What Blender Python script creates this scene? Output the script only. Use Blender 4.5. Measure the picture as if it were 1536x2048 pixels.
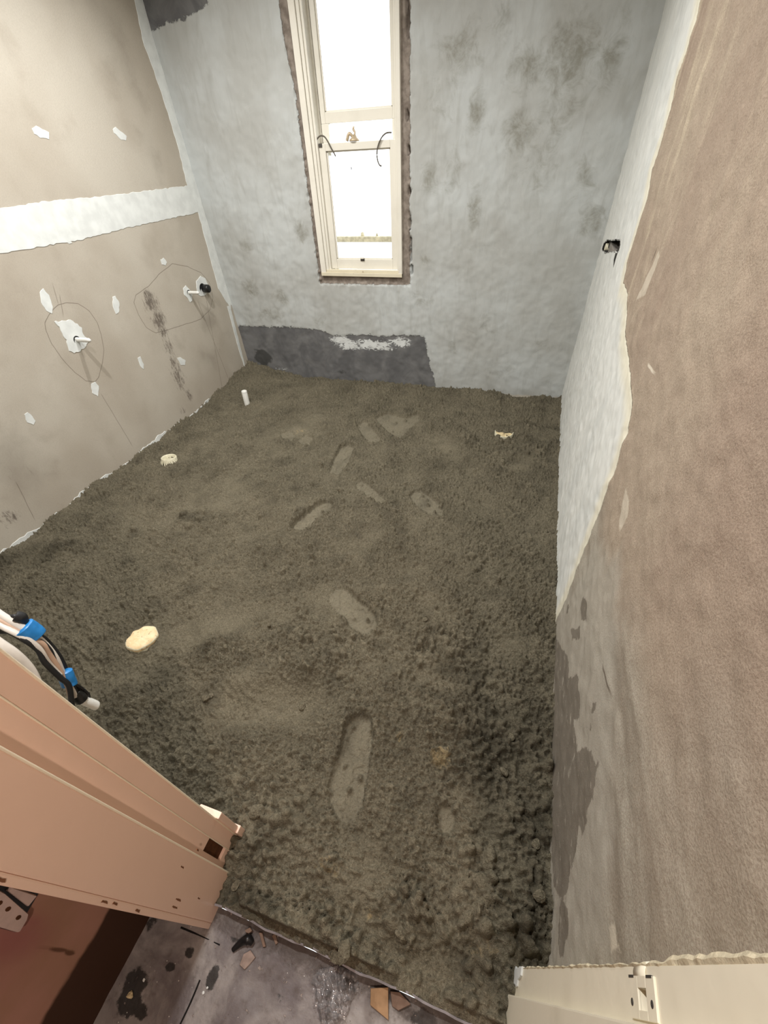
import bpy, bmesh, math, random
import numpy as np
from mathutils import Matrix, Vector
from mathutils.geometry import tessellate_polygon

for o in list(bpy.data.objects):
    bpy.data.objects.remove(o)
scene = bpy.context.scene
COL = scene.collection

# ------------------------------------------------------------------ camera
F_PX, CX, CY = 821.8, 769.0, 1084.0          # focal length and principal point for a 1536x2048 frame
PITCH, YAW, ROLL = .7624, .3470, .0580
EYE = np.array([0.0, 0.0, 1.62])


def cam_axes():
    c, s = math.cos(YAW), math.sin(YAW)
    Rz = np.array([[c, -s, 0], [s, c, 0], [0, 0, 1]])
    right, down, fwd = np.array([1, 0, 0.]), np.array([0, 0, -1.]), np.array([0, 1., 0])
    f2 = math.cos(PITCH) * fwd + math.sin(PITCH) * down
    d2 = -math.sin(PITCH) * fwd + math.cos(PITCH) * down
    r3 = math.cos(ROLL) * right + math.sin(ROLL) * d2
    d3 = -math.sin(ROLL) * right + math.cos(ROLL) * d2
    return np.array([Rz @ r3, Rz @ d3, Rz @ f2])


AX = cam_axes()
cam = bpy.data.cameras.new('camera')
cam.sensor_fit = 'VERTICAL'
cam.sensor_height = 36.0
cam.lens = F_PX / 2048 * 36.0
cam.shift_x = (768 - CX) / 2048
cam.shift_y = (CY - 1024) / 2048
cam.clip_start = .02
cam_o = bpy.data.objects.new('camera', cam)
COL.objects.link(cam_o)
M = Matrix.Identity(4)
for i in range(3):
    M[i][0], M[i][1], M[i][2], M[i][3] = AX[0][i], -AX[1][i], -AX[2][i], EYE[i]
cam_o.matrix_world = M
scene.camera = cam_o

# ------------------------------------------------------------------ world, exposure
scene.view_settings.view_transform = 'Standard'
scene.view_settings.look = 'None'
scene.view_settings.gamma = 1
scene.view_settings.use_curve_mapping = False
scene.view_settings.exposure = 0.04
world = bpy.data.worlds.new('overcast_sky')
scene.world = world
world.use_nodes = True
bg = world.node_tree.nodes['Background']
bg.inputs[0].default_value = (.90, .95, 1.0, 1)
bg.inputs[1].default_value = 3.6

# room measures (metres): screed surface is z = 0
XL, XR, YB, YF, ZC = -2.675, .353, 3.65, .128, 2.70
ZH = -.055                                   # hallway floor
DOWNLIGHTS_AND_FILL = [(-1.86, 2.52, 25.), (-1.92, 1.42, 25.), (-.62, 2.25, 19.), (-.62, .62, 30.)]   # x, y, watts; last two are unseen, added for brightness
HALL_FILL = (.42, -.70)  # unseen lamp, added to brighten the hall and door frame
HALL_POWER = 22.0


def lamp_disc(name, loc, size, power, color):
    l = bpy.data.lights.new(name, 'AREA')
    l.shape = 'DISK'
    l.size = size
    l.energy = power
    l.color = color
    l.spread = math.radians(166)
    o = bpy.data.objects.new(name, l)
    o.location = loc
    COL.objects.link(o)
    return o


# ------------------------------------------------------------------ pixel -> place on a plane of the room
def ray(x, y):
    return AX.T @ np.array([(x - CX) / F_PX, (y - CY) / F_PX, 1.])


def on_z(x, y, z=0.):
    d = ray(x, y)
    return EYE + d * (z - EYE[2]) / d[2]


def on_x(x, y, X):
    d = ray(x, y)
    return EYE + d * (X - EYE[0]) / d[0]


def on_y(x, y, Y):
    d = ray(x, y)
    return EYE + d * (Y - EYE[1]) / d[1]


def fl(pts, z=0.):
    return np.array([on_z(*p, z)[:2] for p in pts])


LEAN = .036                                  # the left wall leans out a little


def on_left(x, y):
    d = ray(x, y)
    return EYE + d * (XL - EYE[0] - LEAN * EYE[2]) / (d[0] + LEAN * d[2])


def lw(pts):
    return np.array([on_left(*p)[1:] for p in pts])


def rw(pts):
    return np.array([on_x(*p, XR)[1:] for p in pts])


def bw(pts):
    return np.array([on_y(*p, YB)[[0, 2]] for p in pts])


# ------------------------------------------------------------------ numeric helpers
def sdf(P, poly):
    """signed distance to a polygon, positive inside"""
    poly = np.asarray(poly, float)
    d2 = np.full(len(P), 1e9)
    ins = np.zeros(len(P), bool)
    n = len(poly)
    for i in range(n):
        a, b = poly[i], poly[(i + 1) % n]
        e = b - a
        w = P - a
        t = np.clip((w @ e) / max(e @ e, 1e-12), 0, 1)
        q = w - t[:, None] * e
        d2 = np.minimum(d2, (q * q).sum(1))
        if abs(b[1] - a[1]) > 1e-12:
            c = (a[1] > P[:, 1]) != (b[1] > P[:, 1])
            ins ^= c & (P[:, 0] < (b[0] - a[0]) * (P[:, 1] - a[1]) / (b[1] - a[1]) + a[0])
    d = np.sqrt(d2)
    return np.where(ins, d, -d)


def sstep(x, a, b):
    t = np.clip((x - a) / (b - a), 0, 1)
    return t * t * (3 - 2 * t)


def fnoise(shape, res, lo, hi, seed, ang=None, stretch=1.0):
    """band limited noise (wavelengths lo..hi metres), unit standard deviation"""
    rng = np.random.default_rng(seed)
    w = rng.standard_normal(shape).astype(np.float32)
    ky = np.fft.fftfreq(shape[0], res)[:, None]
    kx = np.fft.rfftfreq(shape[1], res)[None, :]
    if ang is not None:
        c, s = math.cos(ang), math.sin(ang)
        u = (kx * c + ky * s) * stretch
        v = -kx * s + ky * c
        k = np.sqrt(u * u + v * v)
    else:
        k = np.sqrt(kx * kx + ky * ky)
    k = np.maximum(k, 1e-6)
    kc = math.sqrt(1 / (lo * hi))
    bw_ = max(math.log(hi / lo) / 2, .25)
    filt = np.exp(-.5 * (np.log(k / kc) / bw_) ** 2) / np.maximum(k, kc * .2)
    r = np.fft.irfft2(np.fft.rfft2(w) * filt, s=shape)
    return (r / r.std()).astype(np.float32)


# ------------------------------------------------------------------ node helpers
def lin(r, g, b):
    f = lambda c: (c / 255) / 12.92 if c / 255 <= .04045 else ((c / 255 + .055) / 1.055) ** 2.4
    return (f(r), f(g), f(b), 1)


class NT:
    def __init__(s, name):
        s.m = bpy.data.materials.new(name)
        s.m.use_nodes = True
        s.t = s.m.node_tree
        s.b = s.t.nodes['Principled BSDF']
        s.co = None

    def n(s, kind, **kw):
        nd = s.t.nodes.new(kind)
        for k, v in kw.items():
            setattr(nd, k, v)
        return nd

    def put(s, sock, v):
        if isinstance(v, bpy.types.NodeSocket):
            s.t.links.new(v, sock)
        elif isinstance(v, (int, float)):
            sock.default_value = v
        else:
            sock.default_value = v

    def obj(s):
        if s.co is None:
            s.co = s.n('ShaderNodeTexCoord').outputs['Object']
        return s.co

    def attr(s, name):
        return s.n('ShaderNodeAttribute', attribute_name=name).outputs['Fac']

    def scaled(s, sc, rot=(0, 0, 0), loc=(0, 0, 0)):
        mp = s.n('ShaderNodeMapping')
        s.put(mp.inputs['Vector'], s.obj())
        mp.inputs['Scale'].default_value = sc
        mp.inputs['Rotation'].default_value = rot
        mp.inputs['Location'].default_value = loc
        return mp.outputs[0]

    def noise(s, scale, detail=4, rough=.55, dist=0., vec=None):
        nd = s.n('ShaderNodeTexNoise')
        s.put(nd.inputs['Vector'], vec if vec is not None else s.obj())
        nd.inputs['Scale'].default_value = scale
        nd.inputs['Detail'].default_value = detail
        nd.inputs['Roughness'].default_value = rough
        nd.inputs['Distortion'].default_value = dist
        return nd.outputs['Fac']

    def voro(s, scale, vec=None, feature='F1'):
        nd = s.n('ShaderNodeTexVoronoi', feature=feature)
        s.put(nd.inputs['Vector'], vec if vec is not None else s.obj())
        nd.inputs['Scale'].default_value = scale
        return nd.outputs['Distance']

    def math(s, op, a, b=0., c=0., clamp=False):
        nd = s.n('ShaderNodeMath', operation=op, use_clamp=clamp)
        s.put(nd.inputs[0], a)
        s.put(nd.inputs[1], b)
        s.put(nd.inputs[2], c)
        return nd.outputs[0]

    def ss(s, x, a, b, lo=0., hi=1.):
        nd = s.n('ShaderNodeMapRange', interpolation_type='SMOOTHSTEP')
        s.put(nd.inputs['Value'], x)
        nd.inputs['From Min'].default_value = a
        nd.inputs['From Max'].default_value = b
        nd.inputs['To Min'].default_value = lo
        nd.inputs['To Max'].default_value = hi
        return nd.outputs[0]

    def edge(s, d, nz, amp, soft):
        """mask from a distance field whose edge is roughened by a noise"""
        w = s.math('MULTIPLY', s.math('SUBTRACT', nz, .5), amp)
        return s.ss(s.math('ADD', d, w), -soft, soft)

    def mul(s, a, b):
        return s.math('MULTIPLY', a, b)

    def mix(s, f, a, b, mode='MIX'):
        nd = s.n('ShaderNodeMix', data_type='RGBA', blend_type=mode)
        s.put(nd.inputs['Factor'], f)
        s.put(nd.inputs['A'], a) if False else s.put(nd.inputs[6], a)
        s.put(nd.inputs[7], b)
        return nd.outputs[2]

    def seg(s, axes, p, q, w):
        """thin pencil stroke from p to q on the surface, coordinates along two object axes"""
        sx = s.n('ShaderNodeSeparateXYZ')
        s.put(sx.inputs[0], s.obj())
        U, V = sx.outputs[axes[0]], sx.outputs[axes[1]]
        e = np.array(q) - np.array(p)
        L = np.linalg.norm(e)
        e = e / L
        along = s.math('ADD', s.math('MULTIPLY', U, e[0]), s.math('MULTIPLY', V, e[1]))
        along = s.math('SUBTRACT', along, float(np.dot(p, e)))
        perp = s.math('ADD', s.math('MULTIPLY', U, -e[1]), s.math('MULTIPLY', V, e[0]))
        perp = s.math('SUBTRACT', perp, float(-p[0] * e[1] + p[1] * e[0]))
        perp = s.math('ADD', perp, s.mul(s.math('SUBTRACT', s.noise(6, 2), .5), .01))
        m = s.ss(s.math('ABSOLUTE', perp), w, w * .4)
        return s.mul(m, s.mul(s.ss(along, 0, .03), s.ss(along, L, L - .05)))

    def bump(s, h, dist, strength=1., prev=None):
        nd = s.n('ShaderNodeBump')
        nd.inputs['Strength'].default_value = strength
        nd.inputs['Distance'].default_value = dist
        s.put(nd.inputs['Height'], h)
        if prev is not None:
            s.put(nd.inputs['Normal'], prev)
        return nd.outputs[0]

    def done(s, color, rough=.8, normal=None, spec=.3, metal=0.):
        s.put(s.b.inputs['Base Color'], color)
        s.put(s.b.inputs['Roughness'], rough)
        s.b.inputs['Specular IOR Level'].default_value = spec
        s.b.inputs['Metallic'].default_value = metal
        if normal is not None:
            s.put(s.b.inputs['Normal'], normal)
        return s.m


def plain(name, col, rough=.6, spec=.4, metal=0., var=.08, scale=30, bump=0.0):
    t = NT(name)
    nz = t.noise(scale, 4)
    k = 1 - var
    c2 = (col[0] * k * .9, col[1] * k * .9, col[2] * k * .9, 1)
    c = t.mix(t.ss(nz, .3, .7), c2, col)
    nb = t.bump(nz, bump) if bump else None
    return t.done(c, rough, nb, spec, metal)


# ------------------------------------------------------------------ object helpers
def mesh_obj(name, verts, faces, mat, parent=None, smooth=False):
    me = bpy.data.meshes.new(name)
    me.from_pydata([tuple(map(float, v)) for v in verts], [], [tuple(map(int, f)) for f in faces])
    me.update()
    if smooth:
        me.polygons.foreach_set('use_smooth', [True] * len(me.polygons))
    o = bpy.data.objects.new(name, me)
    if mat:
        me.materials.append(mat)
    COL.objects.link(o)
    if parent is not None:
        o.parent = parent
        if parent.location.length > 0 and o.parent:
            o.matrix_parent_inverse = Matrix.Translation(parent.location).inverted()
    return o


def tag(o, label=None, cat=None, group=None, kind=None):
    if label:
        o['label'] = label
    if cat:
        o['category'] = cat
    if group:
        o['group'] = group
    if kind:
        o['kind'] = kind
    return o


def empty(name, loc=(0, 0, 0)):
    o = bpy.data.objects.new(name, None)
    o.location = loc
    o.empty_display_size = .05
    COL.objects.link(o)
    return o


def box(name, x0, x1, y0, y1, z0, z1, mat, parent=None, bevel=0.0):
    v = [(x, y, z) for x in (x0, x1) for y in (y0, y1) for z in (z0, z1)]
    f = [(0, 1, 3, 2), (4, 6, 7, 5), (0, 4, 5, 1), (2, 3, 7, 6), (0, 2, 6, 4), (1, 5, 7, 3)]
    o = mesh_obj(name, v, f, mat, parent)
    if bevel:
        bm = bmesh.new()
        bm.from_mesh(o.data)
        bmesh.ops.bevel(bm, geom=bm.edges[:], offset=bevel, segments=2, affect='EDGES', profile=.6)
        bm.to_mesh(o.data)
        bm.free()
    return o


def tube(name, path, rad, mat, parent=None, n=10, flat=1.0, caps=True, ref=(0, 0, 1)):
    """swept tube along a smoothed path; flat < 1 squashes it like a flat cable"""
    P = np.array(path, float)
    t = np.linspace(0, len(P) - 1, (len(P) - 1) * 8 + 1)
    Q = []
    for tt in t:
        i = min(int(tt), len(P) - 2)
        u = tt - i
        p0, p1, p2, p3 = P[max(i - 1, 0)], P[i], P[i + 1], P[min(i + 2, len(P) - 1)]
        Q.append(.5 * ((2 * p1) + (-p0 + p2) * u + (2 * p0 - 5 * p1 + 4 * p2 - p3) * u * u + (-p0 + 3 * p1 - 3 * p2 + p3) * u ** 3))
    Q = np.array(Q)
    R = np.interp(t, np.arange(len(P)), rad) if hasattr(rad, '__len__') else np.full(len(Q), rad)
    V, Fc = [], []
    up = np.array(ref, float)
    for i, q in enumerate(Q):
        d = Q[min(i + 1, len(Q) - 1)] - Q[max(i - 1, 0)]
        d /= max(np.linalg.norm(d), 1e-9)
        a = np.cross(d, up)
        if np.linalg.norm(a) < 1e-3:
            a = np.cross(d, (1, 0, 0))
        a /= np.linalg.norm(a)
        b = np.cross(a, d)
        for k in range(n):
            an = 2 * math.pi * k / n
            V.append(q + R[i] * (math.cos(an) * a + flat * math.sin(an) * b))
    for i in range(len(Q) - 1):
        for k in range(n):
            Fc.append((i * n + k, i * n + (k + 1) % n, (i + 1) * n + (k + 1) % n, (i + 1) * n + k))
    if caps:
        Fc.append(tuple(range(n))[::-1])
        Fc.append(tuple((len(Q) - 1) * n + k for k in range(n)))
    return mesh_obj(name, V, Fc, mat, parent, smooth=True)


def lathe(name, prof, mat, parent=None, axis='z', at=(0, 0, 0), n=28, tilt=None, closed=False):
    """surface of revolution of (radius, height) profile"""
    V, Fc = [], []
    m = len(prof)
    for k in range(n):
        a = 2 * math.pi * k / n
        for r, h in prof:
            if axis == 'z':
                p = Vector((r * math.cos(a), r * math.sin(a), h))
            else:
                p = Vector((h, r * math.cos(a), r * math.sin(a)))
            if tilt:
                p = tilt @ p
            V.append((p[0] + at[0], p[1] + at[1], p[2] + at[2]))
    for k in range(n):
        for j in range(m - 1 + (1 if closed else 0)):
            j2 = (j + 1) % m
            Fc.append((k * m + j, ((k + 1) % n) * m + j, ((k + 1) % n) * m + j2, k * m + j2))
    return mesh_obj(name, V, Fc, mat, parent, smooth=True)


def ragged(poly, step, amp, seed, closed=True):
    """split the edges of an outline and shake them"""
    rng = random.Random(seed)
    out = []
    n = len(poly)
    for i in range(n if closed else n - 1):
        a, b = np.array(poly[i]), np.array(poly[(i + 1) % n])
        L = np.linalg.norm(b - a)
        k = max(1, int(L / step))
        nn = np.array([-(b - a)[1], (b - a)[0]]) / max(L, 1e-9)
        for j in range(k):
            out.append(a + (b - a) * j / k + nn * rng.uniform(-amp, amp))
    return np.array(out)


def slab(name, poly, to3, thick, mat, parent=None, rim=.0012):
    """thin slab with a chamfered rim standing on a surface; to3(u, v, height)"""
    poly = np.array(poly, float)
    if ((poly[:, 0] * np.roll(poly[:, 1], -1) - np.roll(poly[:, 0], -1) * poly[:, 1]).sum()) < 0:
        poly = poly[::-1]
    n = len(poly)
    e = np.roll(poly, -1, 0) - np.roll(poly, 1, 0)
    nn = np.c_[-e[:, 1], e[:, 0]] / np.maximum(np.linalg.norm(e, axis=1), 1e-9)[:, None]
    inner = poly + nn * rim
    V = [to3(u, v, -.002) for u, v in poly] + [to3(u, v, thick * .5) for u, v in poly] + [to3(u, v, thick) for u, v in inner]
    Fc = [(i, (i + 1) % n, n + (i + 1) % n, n + i) for i in range(n)]
    Fc += [(n + i, n + (i + 1) % n, 2 * n + (i + 1) % n, 2 * n + i) for i in range(n)]
    for t in tessellate_polygon([[Vector((u, v, 0)) for u, v in poly]]):
        Fc.append(tuple(2 * n + k for k in t))
    o = mesh_obj(name, V, Fc, mat, parent)
    bm = bmesh.new()
    bm.from_mesh(o.data)
    bmesh.ops.recalc_face_normals(bm, faces=bm.faces[:])
    bm.to_mesh(o.data)
    bm.free()
    return o


def grid_obj(name, U, V, to3, mat, attrs=None, keep=None, smooth=True, parent=None):
    """fast grid mesh: U, V are 1-d coordinates, to3(u, v) gives positions (N,3)"""
    nu, nv = len(U), len(V)
    uu, vv = np.meshgrid(U, V)
    P = np.c_[uu.ravel(), vv.ravel()]
    co = to3(P).astype(np.float32)
    idx = np.arange(nu * nv).reshape(nv, nu)
    quads = np.stack([idx[:-1, :-1], idx[:-1, 1:], idx[1:, 1:], idx[1:, :-1]], -1).reshape(-1, 4)
    if keep is not None:
        cc = P[quads].mean(1)
        quads = quads[keep(cc)]
    used = np.zeros(len(co), bool)
    used[quads.ravel()] = True
    remap = np.cumsum(used) - 1
    co = co[used]
    quads = remap[quads]
    me = bpy.data.meshes.new(name)
    me.vertices.add(len(co))
    me.vertices.foreach_set('co', co.ravel())
    nq = len(quads)
    me.loops.add(nq * 4)
    me.loops.foreach_set('vertex_index', quads.ravel().astype(np.int32))
    me.polygons.add(nq)
    me.polygons.foreach_set('loop_start', np.arange(0, nq * 4, 4, dtype=np.int32))
    me.polygons.foreach_set('loop_total', np.full(nq, 4, np.int32))
    me.update(calc_edges=True)
    me.polygons.foreach_set('use_smooth', np.full(nq, smooth))
    for k, a in (attrs or {}).items():
        at = me.attributes.new(k, 'FLOAT', 'POINT')
        at.data.foreach_set('value', a[used].astype(np.float32))
    me.materials.append(mat)
    me.validate()
    o = bpy.data.objects.new(name, me)
    COL.objects.link(o)
    if parent is not None:
        o.parent = parent
    return o


def arange(a, b, s):
    n = max(1, int(round((b - a) / s)))
    return np.linspace(a, b, n + 1)


def blobs(P, lst):
    """stain field from soft ellipses (u, v, ru, rv, weight)"""
    f = np.zeros(len(P))
    for u, v, ru, rv, w in lst:
        f = np.maximum(f, w * np.exp(-(((P[:, 0] - u) / ru) ** 2 + ((P[:, 1] - v) / rv) ** 2)))
    return f


# =================================================================== MATERIALS
WHITE = plain('white_joint_compound', lin(226, 229, 226), .75, .2, var=.04, scale=14, bump=.0015)
PVC = plain('white_pvc', lin(232, 232, 226), .35, .45, var=.03)
PVC_CREAM = plain('cream_pvc', lin(222, 216, 190), .4, .45, var=.08, scale=60)
BLACK = plain('black_plastic', lin(22, 22, 23), .4, .5)
BLACK_RUBBER = plain('black_cable_sheath', lin(30, 30, 31), .5, .4)
CABLE_WHITE = plain('white_cable_sheath', lin(214, 206, 196), .4, .4, var=.05)
CABLE_TAN = plain('tan_cable_sheath', lin(190, 158, 134), .45, .4, var=.08)
BLUE_TAPE = plain('blue_tape', lin(38, 132, 205), .35, .5, var=.12, scale=60)
BRASS = plain('painted_brass_catch', lin(196, 178, 150), .4, .5, .2)
STEEL = plain('galvanised_steel', lin(190, 188, 194), .5, .5, .7, var=.25, scale=25)
DARK_METAL = plain('dark_metal', lin(88, 84, 80), .45, .5, .5)
DARK_WOOD = plain('bare_dark_wood', lin(92, 58, 34), .8, .2, var=.3, scale=60)
CORD = plain('grey_cord', lin(104, 98, 88), .8, .2)


def paint(name, col, chips=.0, dirt=.2):
    t = NT(name)
    n1 = t.noise(5, 4)
    n2 = t.noise(45, 5, .6)
    c = t.mix(t.mul(t.ss(n1, .45, .75), dirt), col, (col[0] * .72, col[1] * .70, col[2] * .66, 1))
    if chips:
        c = t.mix(t.ss(n2, .72 - chips, .74 - chips), c, lin(112, 74, 44))
    return t.done(c, .38, t.bump(t.noise(18, 3), .0012), .4)


CREAM = paint('cream_window_paint', lin(230, 226, 214), .0, .25)
CREAM_CHIP = paint('chipped_cream_window_paint', lin(222, 214, 190), .05, .3)
JAMB = paint('cream_door_frame_paint', lin(240, 208, 188), .0, .1)
JAMB_HIGHLIGHT = paint('pale_edge_highlight', lin(248, 236, 212), .0, .05)  # lighter cream for highlights painted along the jamb edges
JAMB_R = paint('grubby_cream_door_frame_paint', lin(234, 226, 205), .0, .3)


def m_back():
    t = NT('grey_skim_plaster')
    big = t.noise(1.6, 4, .6)
    mid = t.noise(7, 5, .62, .6)
    fine = t.noise(38, 5, .6)
    streak = t.noise(9, 5, .6, .8, vec=t.scaled((1.6, 1, .45), (0, .35, 0)))
    c = t.mix(t.ss(big, .35, .65), lin(174, 175, 171), lin(190, 194, 193))
    c = t.mix(t.ss(streak, .45, .75, 0, .38), c, lin(156, 156, 150))
    c = t.mix(t.ss(mid, .55, .75, 0, .35), c, lin(196, 199, 196))
    st = t.math('ADD', t.attr('stain'), t.mul(t.math('SUBTRACT', t.noise(11, 6, .7, .8), .5), 1.6))
    st = t.mul(t.ss(st, .30, 1.05), t.ss(fine, .3, .6, .55, 1))
    c = t.mix(t.mul(st, .72), c, lin(122, 119, 105))
    # dark cement render patches
    nz = t.noise(22, 6, .7)
    dk = t.edge(t.attr('dark'), nz, .10, .004)
    dcol = t.mix(t.ss(t.noise(6, 5, .6, .5), .35, .68), lin(98, 98, 99), lin(120, 120, 120))
    wet = t.ss(t.math('ADD', t.attr('wet'), t.mul(t.math('SUBTRACT', t.noise(14, 4), .5), .9)), .4, .6)
    dcol = t.mix(t.mul(wet, .85), dcol, lin(66, 66, 64))
    sm = t.math('ADD', t.attr('smear'), t.mul(t.math('SUBTRACT', t.noise(20, 6, .7, 1.2, vec=t.scaled((1, 1, 2.4), (0, .4, 0))), .5), 2.2))
    dcol = t.mix(t.ss(sm, .62, .78), dcol, lin(214, 217, 216))
    c = t.mix(dk, c, dcol)
    # brown mortar around the window
    gp = t.edge(t.attr('gap'), t.noise(30, 6, .7), .03, .002)
    gcol = t.mix(t.ss(t.noise(26, 4, .6), .3, .7), lin(116, 106, 97), lin(150, 140, 130))
    c = t.mix(gp, c, gcol)
    ft = t.ss(t.math('ADD', t.attr('foot'), t.mul(t.math('SUBTRACT', nz, .5), .05)), 0, .01)
    c = t.mix(t.mul(ft, .6), c, lin(196, 186, 168))
    h = t.math('ADD', t.mul(streak, .6), t.math('ADD', t.mul(mid, .5), t.mul(fine, .25)))
    h = t.math('SUBTRACT', h, t.mul(dk, .9))
    h = t.math('SUBTRACT', h, t.mul(gp, 1.6))
    return t.done(c, .82, t.bump(h, .0024), .2)


def m_left():
    t = NT('grey_brown_plasterboard')
    big = t.noise(1.3, 3, .55)
    mid = t.noise(5, 4, .55)
    fine = t.noise(160, 3, .6)
    c = t.mix(t.ss(big, .35, .65), lin(176, 167, 153), lin(190, 183, 170))
    c = t.mix(t.ss(mid, .5, .75, 0, .4), c, lin(164, 154, 140))
    c = t.mix(t.ss(fine, .4, .7, 0, .12), c, lin(140, 132, 120))
    # scuffs
    sc = t.noise(30, 6, .75, .3, vec=t.scaled((1, 2.2, .8), (.35, 0, 0)))
    s = t.math('ADD', t.attr('scuff'), t.mul(t.math('SUBTRACT', sc, .5), 2.4))
    c = t.mix(t.ss(s, .55, 1.15, 0, .8), c, lin(88, 78, 70))
    dirt_shade = t.math('ADD', t.attr('dirt'), t.mul(t.math('SUBTRACT', mid, .5), .8))
    c = t.mix(t.ss(dirt_shade, .3, 1.0, 0, .5), c, lin(128, 120, 108))  # dirt, plus the dim upper corner's shade put into the colour
    # pencilled outlines
    p = None
    for a in ('loop1', 'loop2'):
        m = t.ss(t.math('ABSOLUTE', t.math('ADD', t.attr(a), t.mul(t.math('SUBTRACT', t.noise(9, 2), .5), .012))), .0028, .0012)
        p = m if p is None else t.math('MAXIMUM', p, m)
    for a, b in (((200, 784), (268, 897)), ((410, 585), (447, 790)), ((118, 612), (103, 560)),
                 ((395, 600), (462, 770)), ((30, 960), (72, 1045)), ((118, 585), (128, 640))):
        q = lw([a, b])
        p = t.math('MAXIMUM', p, t.mul(t.seg((1, 2), q[0], q[1], .0030), .8))
    c = t.mix(t.mul(p, .6), c, lin(92, 80, 68))
    return t.done(c, .85, t.bump(fine, .0006), .2)


def m_right():
    t = NT('brown_render_with_white_skim')
    big = t.noise(1.1, 3, .5)
    mid = t.noise(4.5, 5, .6, .8, vec=t.scaled((1, .9, .6), (.5, 0, 0)))
    vert = t.noise(7, 5, .6, .5, vec=t.scaled((1, 1.4, .30), (.28, 0, 0)))
    horiz = t.noise(7, 5, .6, .4, vec=t.scaled((1, .28, 1.5)))
    grain = t.noise(240, 3, .65)
    grain2 = t.noise(90, 4, .6)
    low = t.attr('low')
    c = t.mix(t.ss(big, .35, .65), lin(160, 142, 126), lin(173, 158, 140))
    stv = t.mul(t.ss(vert, .46, .74), t.attr('streak'))
    c = t.mix(t.mul(stv, .75), c, lin(206, 192, 168))
    c = t.mix(t.ss(mid, .50, .72, 0, .22), c, lin(150, 132, 117))
    lowc = t.mix(t.ss(horiz, .40, .66), lin(150, 141, 127), lin(178, 171, 157))
    c = t.mix(t.ss(low, 0, 1), c, lowc)
    c = t.mix(t.mul(t.ss(grain, .42, .62), .34), c, lin(112, 94, 80))
    c = t.mix(t.mul(t.ss(grain2, .55, .72), .14), c, lin(206, 190, 170))
    # pale rubbed streaks and one lens-shaped spot
    c = t.mix(t.mul(t.edge(t.attr('pale'), grain2, .012, .004), .65), c, lin(208, 198, 180))
    # bare damp grey patch low down by the screed
    nz = t.noise(26, 6, .7, .3)
    greyzone = t.ss(t.math('ADD', t.attr('greyz'), t.mul(t.math('SUBTRACT', mid, .5), .25)), -.03, .08)
    c = t.mix(t.mul(greyzone, .7), c, lin(172, 166, 154))
    dm = t.edge(t.attr('damp'), nz, .05, .003)
    hol = t.ss(t.noise(34, 5, .7, .5, vec=t.scaled((1, .5, 1.6))), .60, .64)
    dm = t.mul(dm, t.math('SUBTRACT', 1, t.mul(hol, .9)))
    c = t.mix(t.mul(dm, .82), c, lin(112, 104, 93))
    # white skim coat near the corner
    wz = t.edge(t.attr('white'), t.noise(24, 5, .65), .014, .0025)
    wc = t.mix(t.ss(t.noise(6, 5, .6, .4, vec=t.scaled((1, 1.2, .35), (.25, 0, 0))), .40, .70), lin(220, 221, 216), lin(208, 210, 206))
    wc = t.mix(t.ss(t.attr('white'), .02, .10), lin(224, 219, 200), wc)
    scr = t.noise(30, 6, .7, .2, vec=t.scaled((1, 2.2, .35), (.3, 0, 0)))
    wc = t.mix(t.ss(scr, .66, .74, 0, .5), wc, lin(136, 134, 126))
    c = t.mix(wz, c, wc)
    # crack
    for a, b in (((1318, 490), (1297, 535)), ((1203, 1325), (1226, 1400))):
        q = rw([a, b])
        c = t.mix(t.mul(t.seg((1, 2), q[0], q[1], .006), .75), c, lin(96, 84, 72))
    q = rw([(1293, 728), (1312, 750)])
    c = t.mix(t.mul(t.seg((1, 2), q[0], q[1], .006), .8), c, lin(226, 216, 198))
    h = t.math('ADD', t.mul(grain, .34), t.math('ADD', t.mul(vert, .22), t.mul(grain2, .3)))
    hw = t.math('ADD', t.mul(scr, .05), 1.0)
    hh = t.mix(wz, h, hw)
    return t.done(c, .85, t.bump(hh, .004), .2)


def m_sand():
    t = NT('damp_sand_cement_screed')
    a = t.noise(3.0, 4, .6)
    b = t.noise(60, 5, .7)
    g = t.noise(420, 3, .7)
    k = t.noise(150, 4, .65)
    c = t.mix(t.ss(a, .35, .65), lin(112, 105, 88), lin(129, 121, 102))
    c = t.mix(t.ss(b, .35, .70, 0, .6), c, lin(148, 140, 119))
    c = t.mix(t.ss(k, .52, .70, 0, .6), c, lin(170, 161, 138))
    c = t.mix(t.ss(k, .48, .30, 0, .6), c, lin(66, 62, 51))
    c = t.mix(t.ss(g, .45, .7, 0, .55), c, lin(80, 75, 63))
    c = t.mix(t.mul(t.ss(t.attr('smooth'), .2, 1.), .5), c, lin(148, 141, 122))  # smooth areas and boot prints painted lighter, as if catching more light
    dry = t.math('ADD', t.attr('dry'), t.mul(t.math('SUBTRACT', b, .5), 1.6))
    c = t.mix(t.ss(dry, .5, .9, 0, .75), c, lin(178, 158, 118))
    wet = t.attr('damp')  # damp tone plus shade of hollows and dark patches painted into the colour
    c = t.mix(t.mul(wet, .55), c, lin(66, 62, 52))
    h = t.math('ADD', t.math('ADD', t.mul(b, .6), t.mul(k, .6)), t.mul(g, .35))
    return t.done(c, .92, t.bump(h, .014), .15)


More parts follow.
